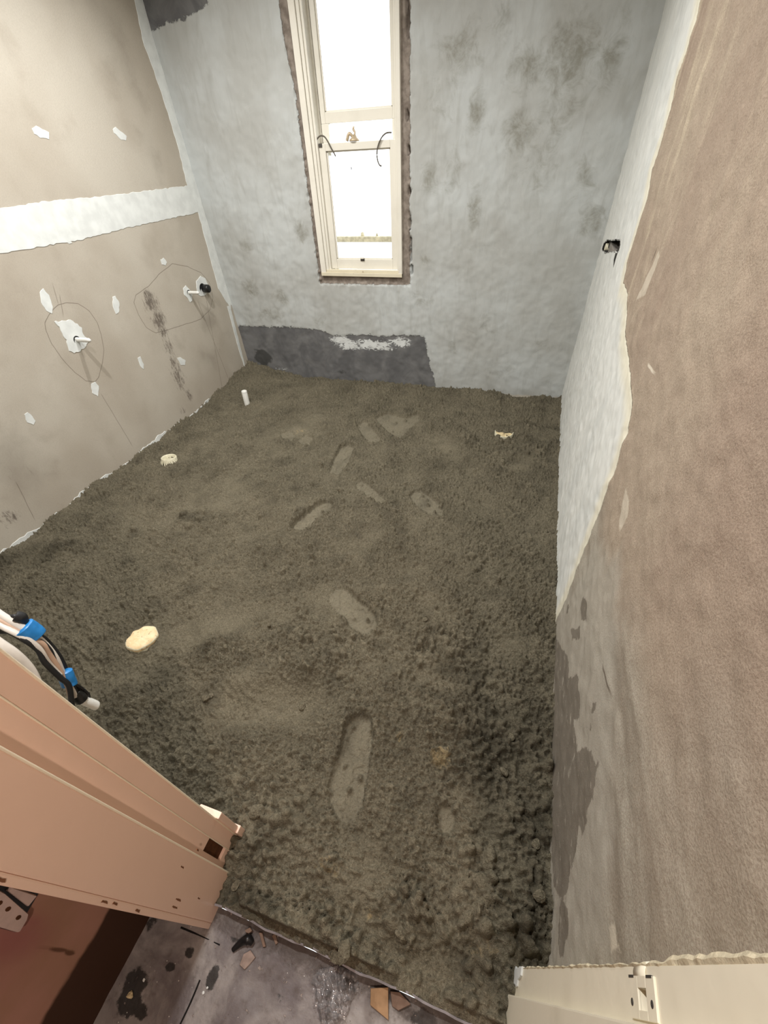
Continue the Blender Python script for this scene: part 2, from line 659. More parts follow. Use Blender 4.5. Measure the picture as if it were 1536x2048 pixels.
def m_hallfloor():
    t = NT('grubby_concrete_hall_floor')
    a = t.noise(4, 5, .65, .5)
    b = t.noise(30, 5, .7)
    g = t.noise(130, 4, .7)
    c = t.mix(t.ss(a, .35, .65), lin(98, 90, 90), lin(150, 144, 140))
    c = t.mix(t.ss(b, .5, .75, 0, .6), c, lin(84, 74, 68))
    c = t.mix(t.mul(t.ss(g, .68, .74), t.ss(b, .4, .6)), c, lin(196, 188, 176))
    s = t.math('ADD', t.attr('stain'), t.mul(t.math('SUBTRACT', t.noise(26, 5, .7), .5), 1.0))
    c = t.mix(t.ss(s, .45, .62, 0, .92), c, lin(34, 31, 29))
    gr = t.math('ADD', t.attr('grime'), t.mul(t.math('SUBTRACT', t.noise(18, 5, .7, .5), .5), 1.3))
    c = t.mix(t.ss(gr, .35, .75, 0, .75), c, lin(66, 56, 50))
    fl_ = t.ss(t.noise(55, 4, .6, vec=t.scaled((1, 1, 1), (0, 0, .5), (3, 1, 0))), .66, .68)
    c = t.mix(t.mul(fl_, .6), c, lin(160, 146, 136))
    sp = t.ss(t.voro(70), .11, .07)
    c = t.mix(t.mul(sp, t.ss(t.noise(14, 3), .52, .6)), c, lin(206, 202, 196))
    return t.done(c, t.ss(b, .3, .7, .45, .8), t.bump(t.math('ADD', t.math('ADD', a, t.mul(b, .6)), t.mul(fl_, .3)), .005), .35)


def m_hallwall():
    t = NT('pinkish_brown_hall_wall_paint')
    a = t.noise(4, 4, .6)
    c = t.mix(t.ss(a, .3, .7), lin(176, 132, 116), lin(160, 122, 100))
    # scar of a removed skirting board
    sx = t.n('ShaderNodeSeparateXYZ')
    t.put(sx.inputs[0], t.obj())
    zz = t.math('ADD', sx.outputs[2], t.mul(t.math('SUBTRACT', t.noise(9, 3), .5), .05))
    c = t.mix(t.ss(zz, .205, .185), c, lin(66, 42, 28))
    c = t.mix(t.ss(t.attr('mark'), .25, .7, 0, .8), c, lin(76, 46, 22))
    c = t.mix(t.ss(t.attr('red_light'), .2, 1.2, 0, .6), c, lin(140, 72, 82))  # reddish tinge of the hall light put into the wall colour
    return t.done(c, .7, t.bump(a, .002), .3)


BACK, LEFT, RIGHT, SAND, HALLF, HALLW = m_back(), m_left(), m_right(), m_sand(), m_hallfloor(), m_hallwall()
PLAIN_WALL = plain('grey_set_plaster', lin(170, 160, 146), .85, .2, var=.1, scale=4)
CEIL = plain('white_ceiling_board', lin(205, 202, 194), .9, .1, var=.04, scale=3)


def m_glass():
    t = NT('window_glass')
    tr = t.n('ShaderNodeBsdfTransparent')
    gl = t.n('ShaderNodeBsdfGlossy')
    gl.inputs['Roughness'].default_value = .03
    mx = t.n('ShaderNodeMixShader')
    fr = t.n('ShaderNodeFresnel')
    fr.inputs[0].default_value = 1.45
    t.t.links.new(fr.outputs[0], mx.inputs[0])
    t.t.links.new(tr.outputs[0], mx.inputs[1])
    t.t.links.new(gl.outputs[0], mx.inputs[2])
    t.t.links.new(mx.outputs[0], t.t.nodes['Material Output'].inputs[0])
    return t.m


GLASS = m_glass()

# =================================================================== SETTING
# ---- back wall
WX0, WX1, WZ0, WZ1 = -1.735, -1.042, .880, 2.52          # window opening


def build_back():
    U, V = arange(XL - .12, XR + .01, .0085), arange(-.10, ZC, .0085)
    uu, vv = np.meshgrid(U, V)
    P = np.c_[uu.ravel(), vv.ravel()]
    dark = sdf(P, bw([(470, 652), (520, 653), (605, 656), (640, 661), (668, 672), (700, 670), (760, 672), (847, 672), (852, 690), (856, 715), (865, 750), (877, 785), (880, 840), (470, 840)]))
    dark = np.maximum(dark, sdf(P, bw([(270, -40), (300, 66), (330, 48), (362, 38), (400, 20), (414, 8), (413, -40)])))
    px = lambda x, y, r, w, ry=None: (*on_y(x, y, YB)[[0, 2]], r / 235, (ry or r) / 235, w)
    stain = blobs(P, [px(600, 460, 18, .8, 22), px(490, 492, 20, .8, 14), px(500, 575, 25, .75), px(560, 595, 35, .7, 20), px(540, 630, 50, .7, 18),
                      px(640, 645, 30, .6, 20), px(920, 105, 40, .8, 30), px(1140, 110, 48, .95, 38), px(1055, 135, 38, .8, 28), px(955, 222, 18, .8, 30),
                      px(1038, 265, 32, .85, 28), px(862, 352, 22, .8, 26), px(1172, 350, 26, .75, 24), px(950, 415, 14, .9, 34), px(1185, 440, 24, .85, 30),
                      px(905, 345, 30, .6, 40), px(1222, 120, 24, .8, 34), px(1120, 215, 45, .7, 40), px(850, 520, 20, .7, 12), px(840, 600, 26, .65, 20),
                      px(1000, 60, 30, .55), px(880, 200, 30, .55, 40), px(1240, 60, 20, .5, 40), px(905, 700, 14, .6, 30), px(970, 650, 30, .5, 30),
                      px(1000, 740, 60, .55, 22), px(1090, 690, 30, .5), px(960, 500, 26, .5), px(1080, 330, 40, .55)])
    wet = blobs(P, [px(525, 715, 26, 1.0, 22), px(510, 740, 30, 1.0, 16), px(680, 745, 30, .5, 10)])
    smear = blobs(P, [px(682, 680, 30, 1.05, 14), px(700, 690, 40, 1.0, 14), px(745, 690, 60, 1.0, 15), px(800, 685, 30, 1.0, 13), px(560, 738, 30, .7, 6), px(820, 770, 30, .5, 8), px(478, 690, 8, .9, 30)])
    # band of broken mortar around the frame
    rect = np.array([[WX0 - .030, WZ0 - .058], [WX1 + .060, WZ0 - .052], [WX1 + .062, 3.2], [WX0 - .062, 3.2], [WX0 - .058, 2.15], [WX0 - .03, 1.9]])
    gap = sdf(P, rect)
    foot = sdf(P, bw([(880, 776), (1000, 786), (1120, 794), (1130, 830), (880, 830)]))
    rng = fnoise(uu.shape, .0085, .03, .08, 5).ravel()
    push = sstep(gap + .006 * rng, -.002, .006) * .016 + sstep(dark, -.004, .004) * .003
    # deep dark cracks on the right of the frame
    crack = blobs(P, [(*on_y(x, y, YB)[[0, 2]], .010, r, 1) for x, y, r in ((818, 385, .03), (820, 445, .05), (821, 500, .10), (823, 540, .04), (815, 42, .07), (814, 10, .05), (813, 230, .03), (816, 300, .03))])
    push += sstep(crack, .35, .6) * .05
    rough = fnoise(uu.shape, .0085, .06, .4, 9).ravel() * .0012

    def to3(P_):
        return np.c_[P_[:, 0], YB + push + rough, P_[:, 1]]
    keep = lambda c: ~((c[:, 0] > WX0 + .012) & (c[:, 0] < WX1 - .012) & (c[:, 1] > WZ0 + .012) & (c[:, 1] < WZ1))
    o = grid_obj('wall_back', U, V, to3, BACK, dict(dark=dark, stain=stain, wet=wet, smear=smear, gap=gap, foot=foot), keep)
    return tag(o, 'grey skim-plastered wall around the tall narrow window', None, None, 'structure')


wall_back = build_back()


def build_left():
    U, V = arange(.10, YB + .02, .011), arange(-.10, ZC, .011)
    uu, vv = np.meshgrid(U, V)
    P = np.c_[uu.ravel(), vv.ravel()]
    px = lambda x, y, ru, rv, w: (*on_left(x, y)[1:], ru, rv, w)
    scuff = blobs(P, [px(296, 590, .07, .05, 1.1), px(302, 606, .10, .08, 1.1), px(318, 640, .10, .09, 1.1), px(326, 662, .07, .07, 1.0), px(338, 695, .08, .14, .85), px(350, 730, .08, .14, .85), px(357, 755, .09, .14, .95),
                      px(378, 790, .06, .08, .9), px(365, 820, .05, .05, .8), px(20, 1035, .07, .06, .9), px(15, 930, .08, .12, .5), px(60, 940, .04, .1, .5), px(440, 700, .05, .04, .5)])
    dirt = blobs(P, [px(415, 640, .15, .12, .8), px(420, 720, .2, .2, .6), px(30, 930, .25, .3, .8), px(330, 690, .2, .3, .5), px(230, 90, .25, .45, .6), px(300, 300, .15, .3, .5)])  # the upper corner spot is painted shade, mixed in with dirt
    loop1 = sdf(P, lw([(116, 610), (133, 605), (155, 607), (178, 622), (194, 645), (203, 670), (208, 700), (205, 725), (198, 755), (190, 764), (172, 762), (150, 745), (122, 715), (102, 685), (92, 660), (90, 645), (97, 632), (110, 616)]))
    loop2 = sdf(P, lw([(345, 528), (375, 533), (402, 545), (419, 565), (426, 595), (420, 620), (402, 638), (372, 648), (345, 657), (312, 666), (292, 655), (277, 630), (268, 605), (272, 590), (297, 573), (318, 548)]))

    def to3(P_):
        return np.c_[XL - LEAN * P_[:, 1], P_]
    o = grid_obj('wall_left', U, V, to3, LEFT, dict(scuff=scuff, dirt=dirt, loop1=loop1, loop2=loop2))
    o.data.flip_normals()
    return tag(o, 'plasterboard wall with white filler spots and a taped joint', None, None, 'structure')


wall_left = build_left()
lw3 = lambda u, v, h: (XL - LEAN * v + h, u, v)
# white setting compound: every patch its own part
band = lw([(-260, 442), (-120, 432), (0, 416), (90, 403), (200, 393), (300, 381), (378, 371), (400, 424), (330, 440), (250, 457), (160, 480), (60, 497), (0, 508), (-120, 530), (-260, 560)])
slab('joint_compound', ragged(band, .02, .0035, 1), lw3, .0025, WHITE, wall_left)
edge_ = [tuple(p) for p in lw([(436, 578), (424, 530), (408, 470), (397, 428), (380, 385), (372, 362), (355, 290), (327, 200), (297, 112), (288, 92), (268, 0), (262, -30)])]
slab('corner_compound', ragged([(3.60, .645), (3.628, .60), (3.642, .64), (3.66, .60), (3.66, 2.66), (edge_[-1][0], 2.66)] + edge_[::-1], .03, .004, 2), lw3, .003, WHITE, wall_left)
slab('corner_compound', ragged([tuple(p) for p in lw([(454, 612), (460, 612), (489, 728), (490, 738), (478, 702)])], .03, .002, 3), lw3, .003, WHITE, wall_left)
PATCHES = [
    [(64, 258), (72, 252), (97, 264), (98, 279), (80, 275), (68, 268)],
    [(225, 258), (231, 254), (253, 272), (252, 282), (242, 280), (228, 266)],
    [(321, 520), (327, 515), (334, 525), (331, 531), (324, 529)],
    [(80, 585), (86, 577), (98, 590), (106, 614), (104, 628), (92, 622), (82, 605)],
    [(225, 594), (230, 592), (239, 606), (238, 625), (232, 628), (226, 615)],
    [(275, 716), (280, 713), (287, 728), (287, 739), (280, 732)],
    [(354, 716), (360, 714), (371, 721), (370, 730), (362, 730)],
    [(182, 768), (190, 764), (198, 772), (196, 793), (184, 786)],
    [(48, 828), (55, 824), (65, 832), (71, 842), (67, 850), (54, 845)],
]
for i, p in enumerate(PATCHES):
    slab('filler_patch', ragged(lw(p), .014, .0025, 20 + i), lw3, .002, WHITE, wall_left)
slab('pipe_hole_filler', ragged(lw([(108, 643), (128, 642), (136, 639), (146, 642), (163, 655), (165, 668), (178, 680), (172, 692), (160, 702), (148, 706), (137, 702), (134, 690), (133, 680), (124, 668), (118, 655)]), .012, .004, 40), lw3, .003, WHITE, wall_left)
slab('pipe_hole_filler', ragged(lw([(366, 576), (371, 571), (378, 578), (384, 588), (384, 602), (380, 605), (374, 595), (368, 590)]), .012, .002, 41), lw3, .003, WHITE, wall_left)
slab('pipe_hole_filler', ragged(lw([(392, 562), (401, 552), (410, 556), (417, 572), (412, 590), (402, 593), (395, 588), (393, 575)]), .012, .002, 42), lw3, .003, WHITE, wall_left)
slab('filler_splash', ragged(lw([(128, 482), (140, 479), (144, 486), (138, 488)]), .01, .002, 43), lw3, .002, WHITE, wall_left)
_r = random.Random(5)
base = [(.13, -.05), (3.05, -.05)] + [(y, .030 + .010 * math.sin(y * 9) + .006 * math.sin(y * 31) + _r.uniform(-.006, .008)) for y in np.arange(3.0, .13, -.025)]
slab('base_compound', base, lw3, .003, WHITE, wall_left)


def build_right():
    U, V = arange(.02, YB + .02, .009), arange(-.10, ZC, .009)
    uu, vv = np.meshgrid(U, V)
    P = np.c_[uu.ravel(), vv.ravel()]
    white = sdf(P, np.r_[rw([(1408, -40), (1402, 0), (1375, 102), (1354, 160), (1334, 253), (1306, 335), (1296, 393), (1276, 458), (1255, 526), (1248, 564), (1257, 588), (1252, 666), (1256, 709), (1262, 747), (1267, 811), (1256, 861), (1233, 934), (1211, 991), (1189, 1051), (1167, 1108), (1151, 1149), (1132, 1200), (1114, 1240)]),
                         [[1.26, -.2], [4.2, -.2], [4.2, 3.2], [2.65, 3.2]]])
    z3 = lambda pts: rw([(1050 + x / 2.73, 1200 + y / 2.73) for x, y in pts])
    damp = sdf(P, z3([(165, 200), (240, 330), (240, 430), (285, 400), (300, 520), (295, 640), (262, 660), (290, 830), (330, 800), (362, 830), (390, 910), (386, 1010), (362, 1100), (342, 1180), (320, 1260), (310, 1290), (292, 1230), (272, 1400), (242, 1500), (232, 1600), (190, 1630), (160, 1560), (140, 1300), (140, 1000), (150, 700), (160, 450)]))
    for q in ([(190, 1660), (215, 1645), (242, 1700), (236, 1800), (205, 1950), (190, 1960), (185, 1780)], [(302, 20), (320, -20), (340, 10), (332, 120), (306, 110)],
              [(368, 565), (390, 560), (388, 605), (366, 615)], [(352, 670), (362, 680), (358, 705), (350, 695)], [(394, 880), (406, 885), (402, 920), (394, 915)],
              [(255, 160), (300, 140), (300, 210), (262, 215)], [(230, 30), (244, 35), (236, 80), (226, 70)]):
        damp = np.maximum(damp, sdf(P, z3(q)))
    pale = sdf(P, z3([(458, 1780), (490, 1765), (500, 1850), (522, 1925), (500, 1900), (475, 1930)]))
    for q in ([(1252, 975), (1258, 1000), (1256, 1030), (1240, 1062), (1237, 1040)], [(1210, 1180), (1215, 1195), (1212, 1208), (1205, 1200)]):
        pale = np.maximum(pale, sdf(P, rw(q)))
    for q in ([(1318, 500), (1320, 512), (1290, 590), (1272, 600)],):
        pale = np.maximum(pale, sdf(P, rw(q)))
    greyz = sdf(P, rw([(1110, 1230), (1190, 1080), (1235, 1100), (1245, 1250), (1240, 1500), (1230, 1960), (1080, 1960)]))
    low = sstep(P[:, 1] * .9 + (P[:, 0] - .6) * .25 + fnoise(uu.shape, .009, .4, .9, 3).ravel() * .05, .95, .45)
    streak = sstep(P[:, 0], 1.0, 2.0) * sstep(P[:, 1], .7, 1.2)
    sandy = fnoise(uu.shape, .009, .05, .3, 17).ravel() * .0012
    lift = sstep(white, -.004, .004) * .003
    q = on_x(1222, 492, XR)[1:]
    # chased-out hole for a service box: remove the wall faces there
    H = (on_x(1208, 480, XR)[1:], on_x(1238, 503, XR)[1:])

    def to3(P_):
        return np.c_[XR - lift - sandy, P_]
    keep = lambda c: sdf(c, HOLE) < 0
    return tag(grid_obj('wall_right', U, V, to3, RIGHT, dict(white=white, damp=damp, pale=pale, greyz=greyz, low=low, streak=streak), keep),
               'brown rendered wall with a white skim coat towards the window', None, None, 'structure')


HOLE = rw([(1209, 486), (1216, 480), (1242, 480), (1239, 503), (1222, 504), (1212, 506), (1205, 499)])
wall_right = build_right()

# ---- remaining shell (behind and above the view)
t_ = tag(box('wall_front', XL - .13, -.68, -.10, YF, -.06, ZC, PLAIN_WALL), None, None, None, 'structure')
tag(box('wall_front', .345, .62, -.10, .092, -.06, ZC, PLAIN_WALL), None, None, None, 'structure')
tag(box('wall_front', -.68, .345, -.10, YF - .02, 2.12, ZC, PLAIN_WALL), None, None, None, 'structure')
tag(box('ceiling', XL - .22, .9, -2.3, YB + .3, ZC, ZC + .05, CEIL), None, None, None, 'structure')
tag(box('wall_hall_right', .62, .67, -2.3, -.10, ZH, ZC, PLAIN_WALL), None, None, None, 'structure')
tag(box('wall_hall_end', -.84, .67, -2.35, -2.3, ZH, ZC, PLAIN_WALL), None, None, None, 'structure')
tag(box('wall_right_core', XR + .09, XR + .14, .10, YB + .2, -.1, ZC, PLAIN_WALL), None, None, None, 'structure')
tag(box('wall_back_core', XL - .2, WX0 + .004, YB + .09, YB + .2, -.1, ZC, PLAIN_WALL), None, None, None, 'structure')
tag(box('wall_back_core', WX1 - .004, XR + .1, YB + .09, YB + .2, -.1, ZC, PLAIN_WALL), None, None, None, 'structure')
tag(box('wall_back_core', WX0 + .004, WX1 - .004, YB + .05, YB + .2, -.1, WZ0 + .01, PLAIN_WALL), None, None, None, 'structure')
tag(box('wall_back_core', WX0 + .004, WX1 - .004, YB + .05, YB + .2, WZ1, ZC, PLAIN_WALL), None, None, None, 'structure')
tag(box('wall_left_core', XL - .20, XL - .13, .10, YB + .2, -.1, ZC, PLAIN_WALL), None, None, None, 'structure')


# ---- sand and cement screed
def build_sand():
    res = .003
    x0, x1, y0, y1 = XL - .02, XR + .02, -.060, YB + .03
    nx, ny = int((x1 - x0) / res), int((y1 - y0) / res)
    X = x0 + np.arange(nx) * res
    Y = y0 + np.arange(ny) * res
    xx, yy = np.meshgrid(X, Y)
    sh = xx.shape
    P = np.c_[xx.ravel(), yy.ravel()]
    fn = lambda lo, hi, seed, **k: fnoise(sh, res, lo, hi, seed, **k)
    # coarse signed distance fields are cheap on a 15 mm raster, then enlarged
    cs = 5
    Xc, Yc = X[::cs], Y[::cs]
    pc = np.stack(np.meshgrid(Xc, Yc), -1).reshape(-1, 2)

    def up(f):
        f = f.reshape(len(Yc), len(Xc))
        ix = np.interp(X, Xc, np.arange(len(Xc)))
        iy = np.interp(Y, Yc, np.arange(len(Yc)))
        i0 = np.minimum(ix.astype(int), len(Xc) - 2)
        j0 = np.minimum(iy.astype(int), len(Yc) - 2)
        a = (ix - i0)[None, :]
        b = (iy - j0)[:, None]
        g = f[j0][:, i0] * (1 - a) + f[j0][:, i0 + 1] * a
        h = f[j0 + 1][:, i0] * (1 - a) + f[j0 + 1][:, i0 + 1] * a
        return g * (1 - b) + h * b
    ps = lambda pts: up(sdf(pc, fl(pts)))

    def soft(lst):
        f = np.zeros(len(pc))
        for x, y, rx, ry, ang, w in lst:
            c = on_z(x, y)[:2]
            d = pc - c
            ca, sa = math.cos(ang), math.sin(ang)
            u, v = d[:, 0] * ca + d[:, 1] * sa, -d[:, 0] * sa + d[:, 1] * ca
            f = np.maximum(f, w * np.exp(-((u / rx) ** 2 + (v / ry) ** 2)))
        return up(f)
    macro = .008 * fn(.5, 1.1, 1) + .006 * fn(.18, .4, 2) + .0028 * fn(.07, .14, 3)
    macro += .055 * np.exp(-(((xx - XL) / .35) ** 2 + ((yy - YB) / .55) ** 2)) + .012 * np.exp(-((xx - XL) / .12) ** 2)
    macro += .012 * sstep(yy, 2.6, 3.6)
    macro -= .006
    # ridges left by dragging the rake
    macro += .030 * soft([(560, 1345, .34, .05, .55, 1), (470, 1470, .30, .06, -.35, .8), (880, 1420, .30, .07, -.1, .8), (760, 1190, .25, .05, .4, .5),
                          (690, 1760, .30, .06, -.2, .9), (940, 1640, .05, .22, .1, .7), (680, 1900, .22, .05, -.05, 1.0), (1000, 1830, .12, .10, 0, .8), (380, 1050, .2, .06, .3, .6)])
    macro -= .026 * soft([(520, 1420, .26, .09, .6, 1), (320, 1340, .22, .10, .2, .6), (700, 1830, .22, .05, -.25, .8), (880, 1780, .10, .12, .1, .7), (480, 1780, .12, .08, 0, .7), (930, 1905, .14, .05, .2, .7)])
    smooth = soft([(430, 1010, .30, .16, .2, .7), (590, 865, .26, .16, 0, .7), (440, 1240, .25, .14, .5, .65), (520, 1420, .20, .07, .6, .75), (640, 1760, .16, .05, -.2, .6),
                   (880, 1780, .08, .12, 0, .7), (330, 1350, .2, .1, .3, .5), (860, 850, .2, .1, 0, .4), (880, 900, .25, .12, 0, .3), (760, 1860, .12, .04, -.2, .5), (1000, 1950, .06, .08, 0, .2)])
    rough = np.clip(1 - smooth * 1.15 + .25 * fn(.25, .6, 4), .12, 1.35)
    far = np.clip(1.05 - .12 * yy, .6, 1.05)
    b1 = np.abs(fn(.035, .06, 11))
    b2 = np.abs(fn(.014, .022, 12)) ** .7
    b3 = np.abs(fn(.007, .011, 13)) ** .7
    b4 = fn(.02, .05, 14)
    h = rough * (.0030 * b1 + .0110 * b2 + .0085 * b3 + .0020 * b4)
    # torn ripples
    tear = np.maximum(0, fn(.020, .030, 21, ang=-.55, stretch=2.6)) ** .6 * soft([(330, 1480, .55, .30, -.4, 1), (120, 1230, .5, .3, .1, .8), (400, 1560, .3, .2, -.4, 1), (150, 1330, .4, .25, -.3, .8)])
    tear2 = np.maximum(0, fn(.018, .028, 22, ang=.10, stretch=3.0)) ** .6 * soft([(1010, 1560, .25, .25, 0, 1), (1000, 1750, .2, .16, -.2, 1), (700, 1780, .3, .10, -.2, .8), (900, 1280, .35, .2, .2, .6)])
    tear3 = np.maximum(0, fn(.018, .030, 23, ang=.6, stretch=2.6)) ** .6 * soft([(330, 1350, .25, .15, .3, .5), (530, 1430, .2, .1, .6, .35), (1010, 1150, .4, .3, .4, .6)])
    h += .0135 * (tear + tear2 + tear3)
    # crumbs
    rng = np.random.default_rng(77)
    z = macro + h
    dens = up(np.ones(len(pc)) * .5 + blobs(pc, [(*on_z(x, y)[:2], r, r, 1.) for x, y, r in ((900, 1350, .25), (980, 1450, .2), (1000, 1650, .2), (700, 1930, .2), (850, 1960, .25), (950, 1900, .2), (650, 1260, .2), (560, 1640, .15), (500, 1840, .12), (380, 1040, .12), (1020, 900, .3), (520, 1860, .15), (1040, 1560, .15))]))
    N = 60000
    cxs = rng.uniform(x0, x1, N)
    cys = y0 + (y1 - y0) * rng.uniform(0, 1, N) ** 1.35
    rr = np.clip(rng.lognormal(math.log(.0046), .45, N), .0028, .020)
    for cx_, cy_, r in zip(cxs, cys, rr):
        i, j = int((cx_ - x0) / res), int((cy_ - y0) / res)
        if not (0 <= i < nx and 0 <= j < ny):
            continue
        dn = dens[j, i]
        if rough[j, i] < .55 or rng.uniform() > dn:
            continue
        if dn > 1.0:
            r *= 1.35
        k = int(r * 1.3 / res) + 2
        a0, a1, b0, b1_ = max(i - k, 0), min(i + k + 1, nx), max(j - k, 0), min(j + k + 1, ny)
        sx, sy = rng.uniform(.75, 1.3), rng.uniform(.75, 1.3)
        d2 = ((xx[b0:b1_, a0:a1] - cx_) * sx) ** 2 + ((yy[b0:b1_, a0:a1] - cy_) * sy) ** 2
        cap = np.sqrt(np.maximum(r * r - d2, 0)) * rng.uniform(1.0, 1.5)
        zz = z[b0:b1_, a0:a1]
        basez = z[j, i] - r * .30
        z[b0:b1_, a0:a1] = np.where(cap > 0, np.maximum(zz, basez + cap), zz)
    # larger clods in the rough places
    NB = 7000
    for cx_, cy_, r in zip(rng.uniform(x0, x1, NB), y0 + (y1 - y0) * rng.uniform(0, 1, NB) ** 1.6, np.clip(rng.lognormal(math.log(.0085), .35, NB), .006, .020)):
        i, j = int((cx_ - x0) / res), int((cy_ - y0) / res)
        if not (0 <= i < nx and 0 <= j < ny) or rng.uniform() > (dens[j, i] - .42) * .8 * min(rough[j, i], 1):
            continue
        k = int(r * 1.4 / res) + 2
        a0, a1, b0, b1_ = max(i - k, 0), min(i + k + 1, nx), max(j - k, 0), min(j + k + 1, ny)
        ang = rng.uniform(0, 3.14)
        ca, sa, sx = math.cos(ang), math.sin(ang), rng.uniform(.7, 1.0)
        dx, dy = xx[b0:b1_, a0:a1] - cx_, yy[b0:b1_, a0:a1] - cy_
        d2 = ((dx * ca + dy * sa) * sx) ** 2 + ((-dx * sa + dy * ca) * 1.15) ** 2
        rn = r * (1 + .10 * b4[b0:b1_, a0:a1])
        capz = np.sqrt(np.maximum(rn * rn - d2, 0)) * rng.uniform(.9, 1.3)
        zz = z[b0:b1_, a0:a1]
        z[b0:b1_, a0:a1] = np.where(capz > 0, np.maximum(zz, z[j, i] - r * .1 + capz), zz)
    # boot prints
    PR = [
        ([(700, 1440), (720, 1428), (742, 1436), (748, 1465), (746, 1495), (740, 1525), (737, 1560), (730, 1600), (714, 1640), (690, 1648), (668, 1632), (656, 1590), (660, 1555), (675, 1520), (685, 1485), (692, 1455)], .030, 1),
        ([(660, 1190), (672, 1178), (690, 1178), (705, 1188), (725, 1208), (742, 1222), (754, 1235), (756, 1255), (745, 1275), (725, 1273), (700, 1258), (690, 1237), (670, 1224), (657, 1206)], .024, 1),
        ([(580, 1060), (590, 1045), (610, 1030), (630, 1012), (655, 1003), (669, 1008), (660, 1025), (640, 1040), (625, 1055), (605, 1066)], .030, 1),
        ([(712, 968), (725, 964), (745, 978), (768, 998), (773, 1009), (755, 1009), (735, 996), (715, 981)], .016, .8),
        ([(818, 990), (828, 980), (842, 980), (865, 995), (889, 1015), (886, 1033), (865, 1034), (845, 1019), (825, 1004)], .022, 1),
        ([(658, 945), (667, 920), (680, 895), (695, 889), (709, 895), (705, 912), (690, 935), (675, 951)], .022, 1),
        ([(714, 855), (725, 845), (738, 847), (750, 865), (763, 880), (758, 888), (735, 887), (722, 870)], .020, .9),
        ([(747, 838), (775, 827), (812, 836), (838, 828), (842, 840), (817, 862), (800, 881), (780, 869), (760, 851)], .024, .9),
        ([(872, 1612), (905, 1612), (913, 1640), (906, 1672), (874, 1664)], .020, .9),
        ([(560, 868), (580, 862), (592, 872), (585, 884), (566, 882)], .012, .7),
        ([(596, 880), (612, 868), (628, 878), (618, 892), (602, 890)], .012, .7),
    ]
    plate = fn(.05, .10, 31)
    fine = fn(.010, .02, 32)
    pm = np.zeros(sh)
    broken = sstep(fn(.05, .09, 33), 1.7, 2.3)
    for poly, dep, w in PR:
        s = ps(poly)
        s = s + .0022 * fine + .0018 * b4
        ins = sstep(s, -.003, .006) * w * (1 - .7 * broken)
        rim = np.exp(-((s + .016) / .012) ** 2) * .007
        lvl = float(np.mean(z[s > 0])) if (s > 0).any() else 0
        flat = lvl - dep * 1.1 + .0010 * fine + .0050 * (plate > .55) - .006 * (np.abs(plate) < .04)
        z = z * (1 - ins) + flat * ins + rim * (1 - ins)
        pm = np.maximum(pm, ins)
    # the edge by the metal strip: hollow at the left end, deep dark corner by the right jamb
    z -= .030 * np.exp(-(((xx + .53) / .07) ** 2 + ((yy + .03) / .045) ** 2)) + .035 * np.exp(-(((xx - .31) / .05) ** 2 + ((yy - .11) / .05) ** 2))
    z = np.where(yy < -.02, np.minimum(z, .006 - (-.02 - yy) * .4 + .006 * b1), z)
    sm = np.maximum(np.clip(smooth, 0, 1) * .7, pm)
    dry = soft([(880, 1520, .05, .05, 0, 1), (600, 865, .10, .06, 0, .6), (800, 1475, .02, .04, 0, .8), (560, 1270, .05, .03, 0, .5), (740, 1830, .07, .03, 0, .6), (660, 1740, .08, .03, -.2, .7), (560, 850, .05, .03, 0, .6), (960, 1900, .08, .03, .3, .6), (700, 1900, .05, .02, 0, .6)])
    damp = np.clip(soft([(1000, 1500, .30, .25, 0, .8), (380, 1045, .12, .05, 0, .8), (60, 1120, .3, .1, .6, .9), (930, 1340, .2, .12, 0, .7), (1060, 900, .2, .35, 0, .5), (1080, 1700, .05, .5, 0, .8), (250, 1450, .3, .3, 0, .5), (480, 1800, .12, .05, 0, .8), (960, 1960, .1, .06, 0, .7)]) + .22 * fn(.1, .3, 41), 0, 1)  # damp variation mixed with painted shade of the uneven screed
    # variable resolution mesh
    Ys = [y0]
    while Ys[-1] < y1 - res * 2:
        Ys.append(Ys[-1] + .0031 + .0008 * max(Ys[-1], 0))
    Ys = np.array(Ys)
    Xs = arange(x0 + res, x1 - res * 2, .0037)

    def samp(f):
        ix = (Xs - x0) / res
        iy = (Ys - y0) / res
        i0 = np.clip(ix.astype(int), 0, nx - 2)
        j0 = np.clip(iy.astype(int), 0, ny - 2)
        a = (ix - i0)[None, :]
        b = (iy - j0)[:, None]
        return (f[j0][:, i0] * (1 - a) * (1 - b) + f[j0][:, i0 + 1] * a * (1 - b) + f[j0 + 1][:, i0] * (1 - a) * b + f[j0 + 1][:, i0 + 1] * a * b).ravel()
    Z = samp(z)

    def to3(P_):
        return np.c_[P_, Z]
    keep = lambda c: ((c[:, 1] > YF - .01) & (c[:, 0] < XR + .006) & (c[:, 0] > XL - .006)) | ((c[:, 0] > -.622) & (c[:, 0] < .275) & (c[:, 1] > -.040)) | ((c[:, 0] > .2) & (c[:, 1] > .088) & (c[:, 0] < XR + .006))
    o = grid_obj('floor', Xs, Ys, to3, SAND, dict(smooth=samp(sm), dry=samp(dry), damp=samp(damp)), keep)
    tag(o, 'bed of damp grey-brown sand and cement with boot prints', None, None, 'structure')
    return o, Xs, Ys, Z.reshape(len(Ys), len(Xs))


floor, SX, SY, SZ = build_sand()


def ground(x, y):
    i = min(max(np.searchsorted(SX, x), 0), len(SX) - 1)
    j = min(max(np.searchsorted(SY, y), 0), len(SY) - 1)
    return float(SZ[j, i])


# subfloor under the screed so that nothing is open below
tag(box('floor_slab', XL - .02, XR + .09, -.035, YB + .02, -.16, -.09, PLAIN_WALL), None, None, None, 'structure')


